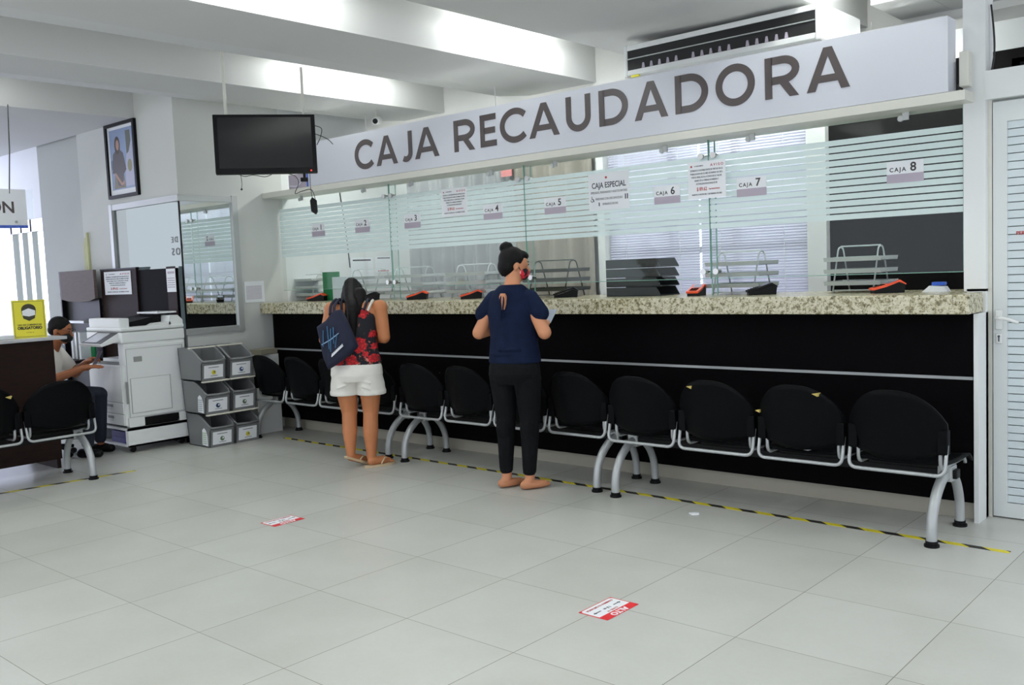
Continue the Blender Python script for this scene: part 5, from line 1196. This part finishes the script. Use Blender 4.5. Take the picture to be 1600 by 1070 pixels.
for q, h_, f_, hz in ((-1, h0, fl, -1), (1, r0, fr_, 1)):
    sd = Vector((f_.y, -f_.x, 0)); bm = bm_new(); out = []
    for k in range(24):
        a_ = 2*PI*k/24; L_ = math.cos(a_); w_ = .044 if L_ > 0 else .036; out.append((.075+.135*L_, w_*math.sin(a_)*(1 if abs(L_) < .9 else .95)))
    base = Vector((h_.x, h_.y, 0)); zt = (lambda u: .062*max(0, 1-u/.15)) if q < 0 else (lambda u: 0.0)
    top_, bot_ = [], []
    for (u, v) in out: pnt = base+f_*u+sd*v; top_.append(bm.verts.new((pnt.x, pnt.y, .018+zt(u)))); bot_.append(bm.verts.new((pnt.x, pnt.y, .001+zt(u))))
    bm.faces.new(top_); bm.faces.new(bot_[::-1])
    for k in range(24): bm.faces.new((top_[k], bot_[k], bot_[(k+1) % 24], top_[(k+1) % 24]))
    sole = obj('flip_flop', bm, 'sandal', t)
    bm = bm_new(); fz = zt(.08); c_ = base+f_*.15+Vector((0,0,.022+zt(.15)))
    for q2 in (-1, 1): tube(bm, smooth_path([tuple(c_), tuple(base+f_*.11+sd*q2*.024+Vector((0,0,.062+zt(.11)*.6))), tuple(base+f_*.065+sd*q2*.038+Vector((0,0,.020+zt(.065))))]), .006, 6)
    obj('thong_strap', bm, 'sandal', sole)
Mf = Matrix.Translation((FX, FY, 0)) @ Matrix.Rotation(FZR, 4, 'Z')
t = thing('tote_bag', 'navy canvas tote bag with teal print hanging from the left shoulder of the bending woman', 'bag', (FX, FY, 0), FZR)
bag = [(-.235, 1.085), (-.165, 1.13), (-.105, 1.20), (-.045, 1.205), (.02, 1.06), (.07, .93), (.0, .865), (-.09, .805), (-.160, .765), (-.195, .86)]
bm = bm_new(); cxm = sum(p_[0] for p_ in bag)/len(bag); czm = sum(p_[1] for p_ in bag)/len(bag)
lay = []
for (y_, k_) in ((-.150, .985), (-.175, 1.0), (-.198, .97), (-.212, .80), (-.216, .4)):
    lay.append([bm.verts.new((cxm+(p_[0]-cxm)*k_, y_+.05*(p_[1]-1.0)*1.2, czm+(p_[1]-czm)*k_)) for p_ in bag])
n_ = len(bag)
for A_, B_ in zip(lay, lay[1:]):
    for i in range(n_): bm.faces.new((A_[i], A_[(i+1) % n_], B_[(i+1) % n_], B_[i]))
bm.faces.new(lay[0][::-1]); bm.faces.new(lay[-1])
obj('canvas_body', bm, 'bag', t, smooth=True)
def pr_(name, pts, m_, par, y_=-.222): 
    bm = bm_new(); tube(bm, [(p_[0], y_+.06*(p_[1]-1.0), p_[1]) for p_ in pts], .0045, 6); return obj(name, bm, m_, par)
for i, (a_, b_) in enumerate([((-.175,1.06),(-.18,.94)), ((-.145,1.09),(-.135,.92)), ((-.12,1.07),(-.125,.90)), ((-.10,1.08),(-.10,.96)), ((-.075,1.02),(-.09,.93))]): pr_('printed_line', [a_, b_], 'bagprint', t)
pr_('printed_slash', [(-.19,.955), (-.13,.985), (-.06,1.035)], mat('pale_print_blue', S(130,160,190), .8), t)
text('lettering', 'Merida', .05, 'paper', t, loc=(-.12, -.236, .862), rot=(PI/2, -.62, 0), bold=.001) if False else None
bm = bm_new(); [tube(bm, [(-.115+.011*k, -.236, .868+.0095*k), (-.110+.011*k, -.236, .890+.0095*k)], .004, 6) for k in range(8)]; tube(bm, [(-.118, -.236, .866), (-.028, -.234, .944)], .004, 6); obj('white_lettering', bm, 'paper', t)
for dx in (0, .028):
    bm = bm_new(); tube(bm, smooth_path([(-.135+dx, -.16, 1.17), (-.145+dx, -.10, 1.23), (-.150+dx, .0, 1.262), (-.150+dx, .08, 1.270), (-.15+dx, .14, 1.20), (-.15+dx, .10, 1.08)]), .011, 8); obj('handle', bm, 'bag', t, smooth=True)

# ---- seated man
MYY = .84; pm = yp(86, 511, MYY); MXX = pm.x
RZm = -.85; Mm = Matrix.Translation((MXX, MYY, 0)) @ Matrix.Rotation(RZm, 4, 'Z')
ch = thing('office_chair', 'black office stool under the seated masked man behind the left bench', 'chair', Mm @ Vector((0, -.10, 0)), RZm)
bm = bm_new(); cyl(bm, (0,0,.10), (0,0,.42), .025, 12); obj('post', bm, 'dark', ch)
bm = bm_new(); loft(bm, [(0,0,.42,.19,.18),(0,0,.43,.21,.20),(0,0,.465,.21,.20),(0,0,.475,.18,.17)], 24, 2.6); obj('seat', bm, 'blackp', ch)
for k in range(5):
    a_ = k*2*PI/5; bm = bm_new(); tube(bm, [(0,0,.10), (.18*math.cos(a_), .18*math.sin(a_), .065)], .016, 8); lg = obj('leg', bm, 'dark', ch)
    bm = bm_new(); cyl(bm, (.18*math.cos(a_)-.012, .18*math.sin(a_), .025), (.18*math.cos(a_)+.012, .18*math.sin(a_), .025), .025, 10); obj('caster', bm, 'dark', lg)
t = thing('person', 'man in white T-shirt, glasses and black mask sitting behind the left bench', 'person', (MXX, MYY, 0), RZm)
hd = Head((0, .045, 1.085), 0, -.28, 1.0)
bm = bm_new(); hd.skull(bm); cap(bm, (0, -.05, .90), (0, .015, 1.03), .055, .052, 12)
loft(bm, [(0,-.12,.48,.14,.11),(0,-.12,.60,.13,.10),(0,-.11,.72,.13,.10),(0,-.10,.84,.15,.10),(0,-.085,.92,.14,.08)])
sh, el, wr = Vector((.175,-.07,.885)), Vector((.215,.03,.68)), Vector((.10,.26,.765))
cap(bm, sh, el, .052, .045, 12); cap(bm, el, wr, .044, .028, 12); hand(bm, wr, (-.15, .95, .1), (0, -.1, 1), (-1, 0, .2), .3)
sh, el, wr = Vector((-.175,-.07,.885)), Vector((-.215,.04,.70)), Vector((-.06,.22,.80))
cap(bm, sh, el, .052, .045, 12); cap(bm, el, wr, .044, .028, 12); hand(bm, wr, (.2, .8, .4), (.3, -.3, .9), (1, 0, .2), 1.1)
for q in (-1, 1):
    cap(bm, (q*.09,-.10,.52), (q*.12,.28,.50), .075, .055, 12); cap(bm, (q*.12,.28,.50), (q*.12,.26,.10), .05, .035, 12); cap(bm, (q*.12,.22,.045), (q*.12,.34,.04), .03, .028, 10)
obj('body', bm, mat('skin_dark', S(160,98,62), .55, noise=.05, scale=14), t, voxel=.0065, relax=5)
bm = bm_new(); hd.ell(bm, 0, -.018, .038, .080, .094, .082, 20); hd.ell(bm, 0, -.045, -.005, .070, .062, .055); obj('hair', bm, 'hair', t, voxel=.006, relax=3)
bm = bm_new(); hd.brows(bm); hd.eyes(bm); obj('eyes', bm, 'hair', t)
bm = bm_new(); hd.ell(bm, 0, .052, -.045, .060, .062, .047, 18); [cap(bm, hd.p(q*.055, .035, -.03), hd.p(q*.078, -.005, .0), .003, .003, 6) for q in (-1, 1)]; obj('face_mask', bm, 'maskb', t, smooth=True)
bm = bm_new()
for q in (-1, 1): tube(bm, [hd.p(q*.032+.024*math.cos(k*PI/8), .098, .018+.018*math.sin(k*PI/8)) for k in range(17)], .0016, 6); tube(bm, [hd.p(q*.056, .098, .022), hd.p(q*.076, .0, .018)], .0016, 6)
tube(bm, [hd.p(-.008, .1, .02), hd.p(.008, .1, .02)], .0016, 6); obj('glasses', bm, 'darkwire', t)
bm = bm_new(); loft(bm, [(0,-.12,.50,.165,.135),(0,-.12,.60,.155,.128),(0,-.11,.72,.152,.12),(0,-.10,.83,.165,.12),(0,-.09,.90,.15,.10),(0,-.07,.945,.085,.075)], 28)
for q in (-1, 1): cap(bm, (q*.15,-.075,.885), (q*.20,-.01,.765), .066, .064, 14)
obj('shirt', bm, 'whitec', t, voxel=.0065, relax=3)
bm = bm_new(); loft(bm, [(0,-.12,.47,.165,.14),(0,-.12,.53,.165,.14)], 24)
for q in (-1, 1): cap(bm, (q*.09,-.10,.535), (q*.12,.28,.51), .085, .068, 14); cap(bm, (q*.12,.28,.51), (q*.12,.26,.13), .066, .052, 12)
obj('trousers', bm, mat('dark_denim', S(24,30,46), .85, noise=.2, scale=40), t, voxel=.0065, relax=3)
for q in (-1, 1): bm = bm_new(); cap(bm, (q*.12,.20,.042), (q*.12,.35,.036), .040, .035, 12); obj('shoe', bm, 'dark', t, voxel=.006, relax=2)
pw = Mm @ Vector((-.01, .34, .84)); bm = bm_new(); box(bm, (-.035, -.004, -.065), (.035, .004, .065), .004); o = obj('mobile_phone', bm, mat('phone_mauve', S(110,96,112), .3), loc=pw, rot=(-.5, 0, RZm)); tag(o, 'mauve mobile phone held by the seated masked man', 'phone')
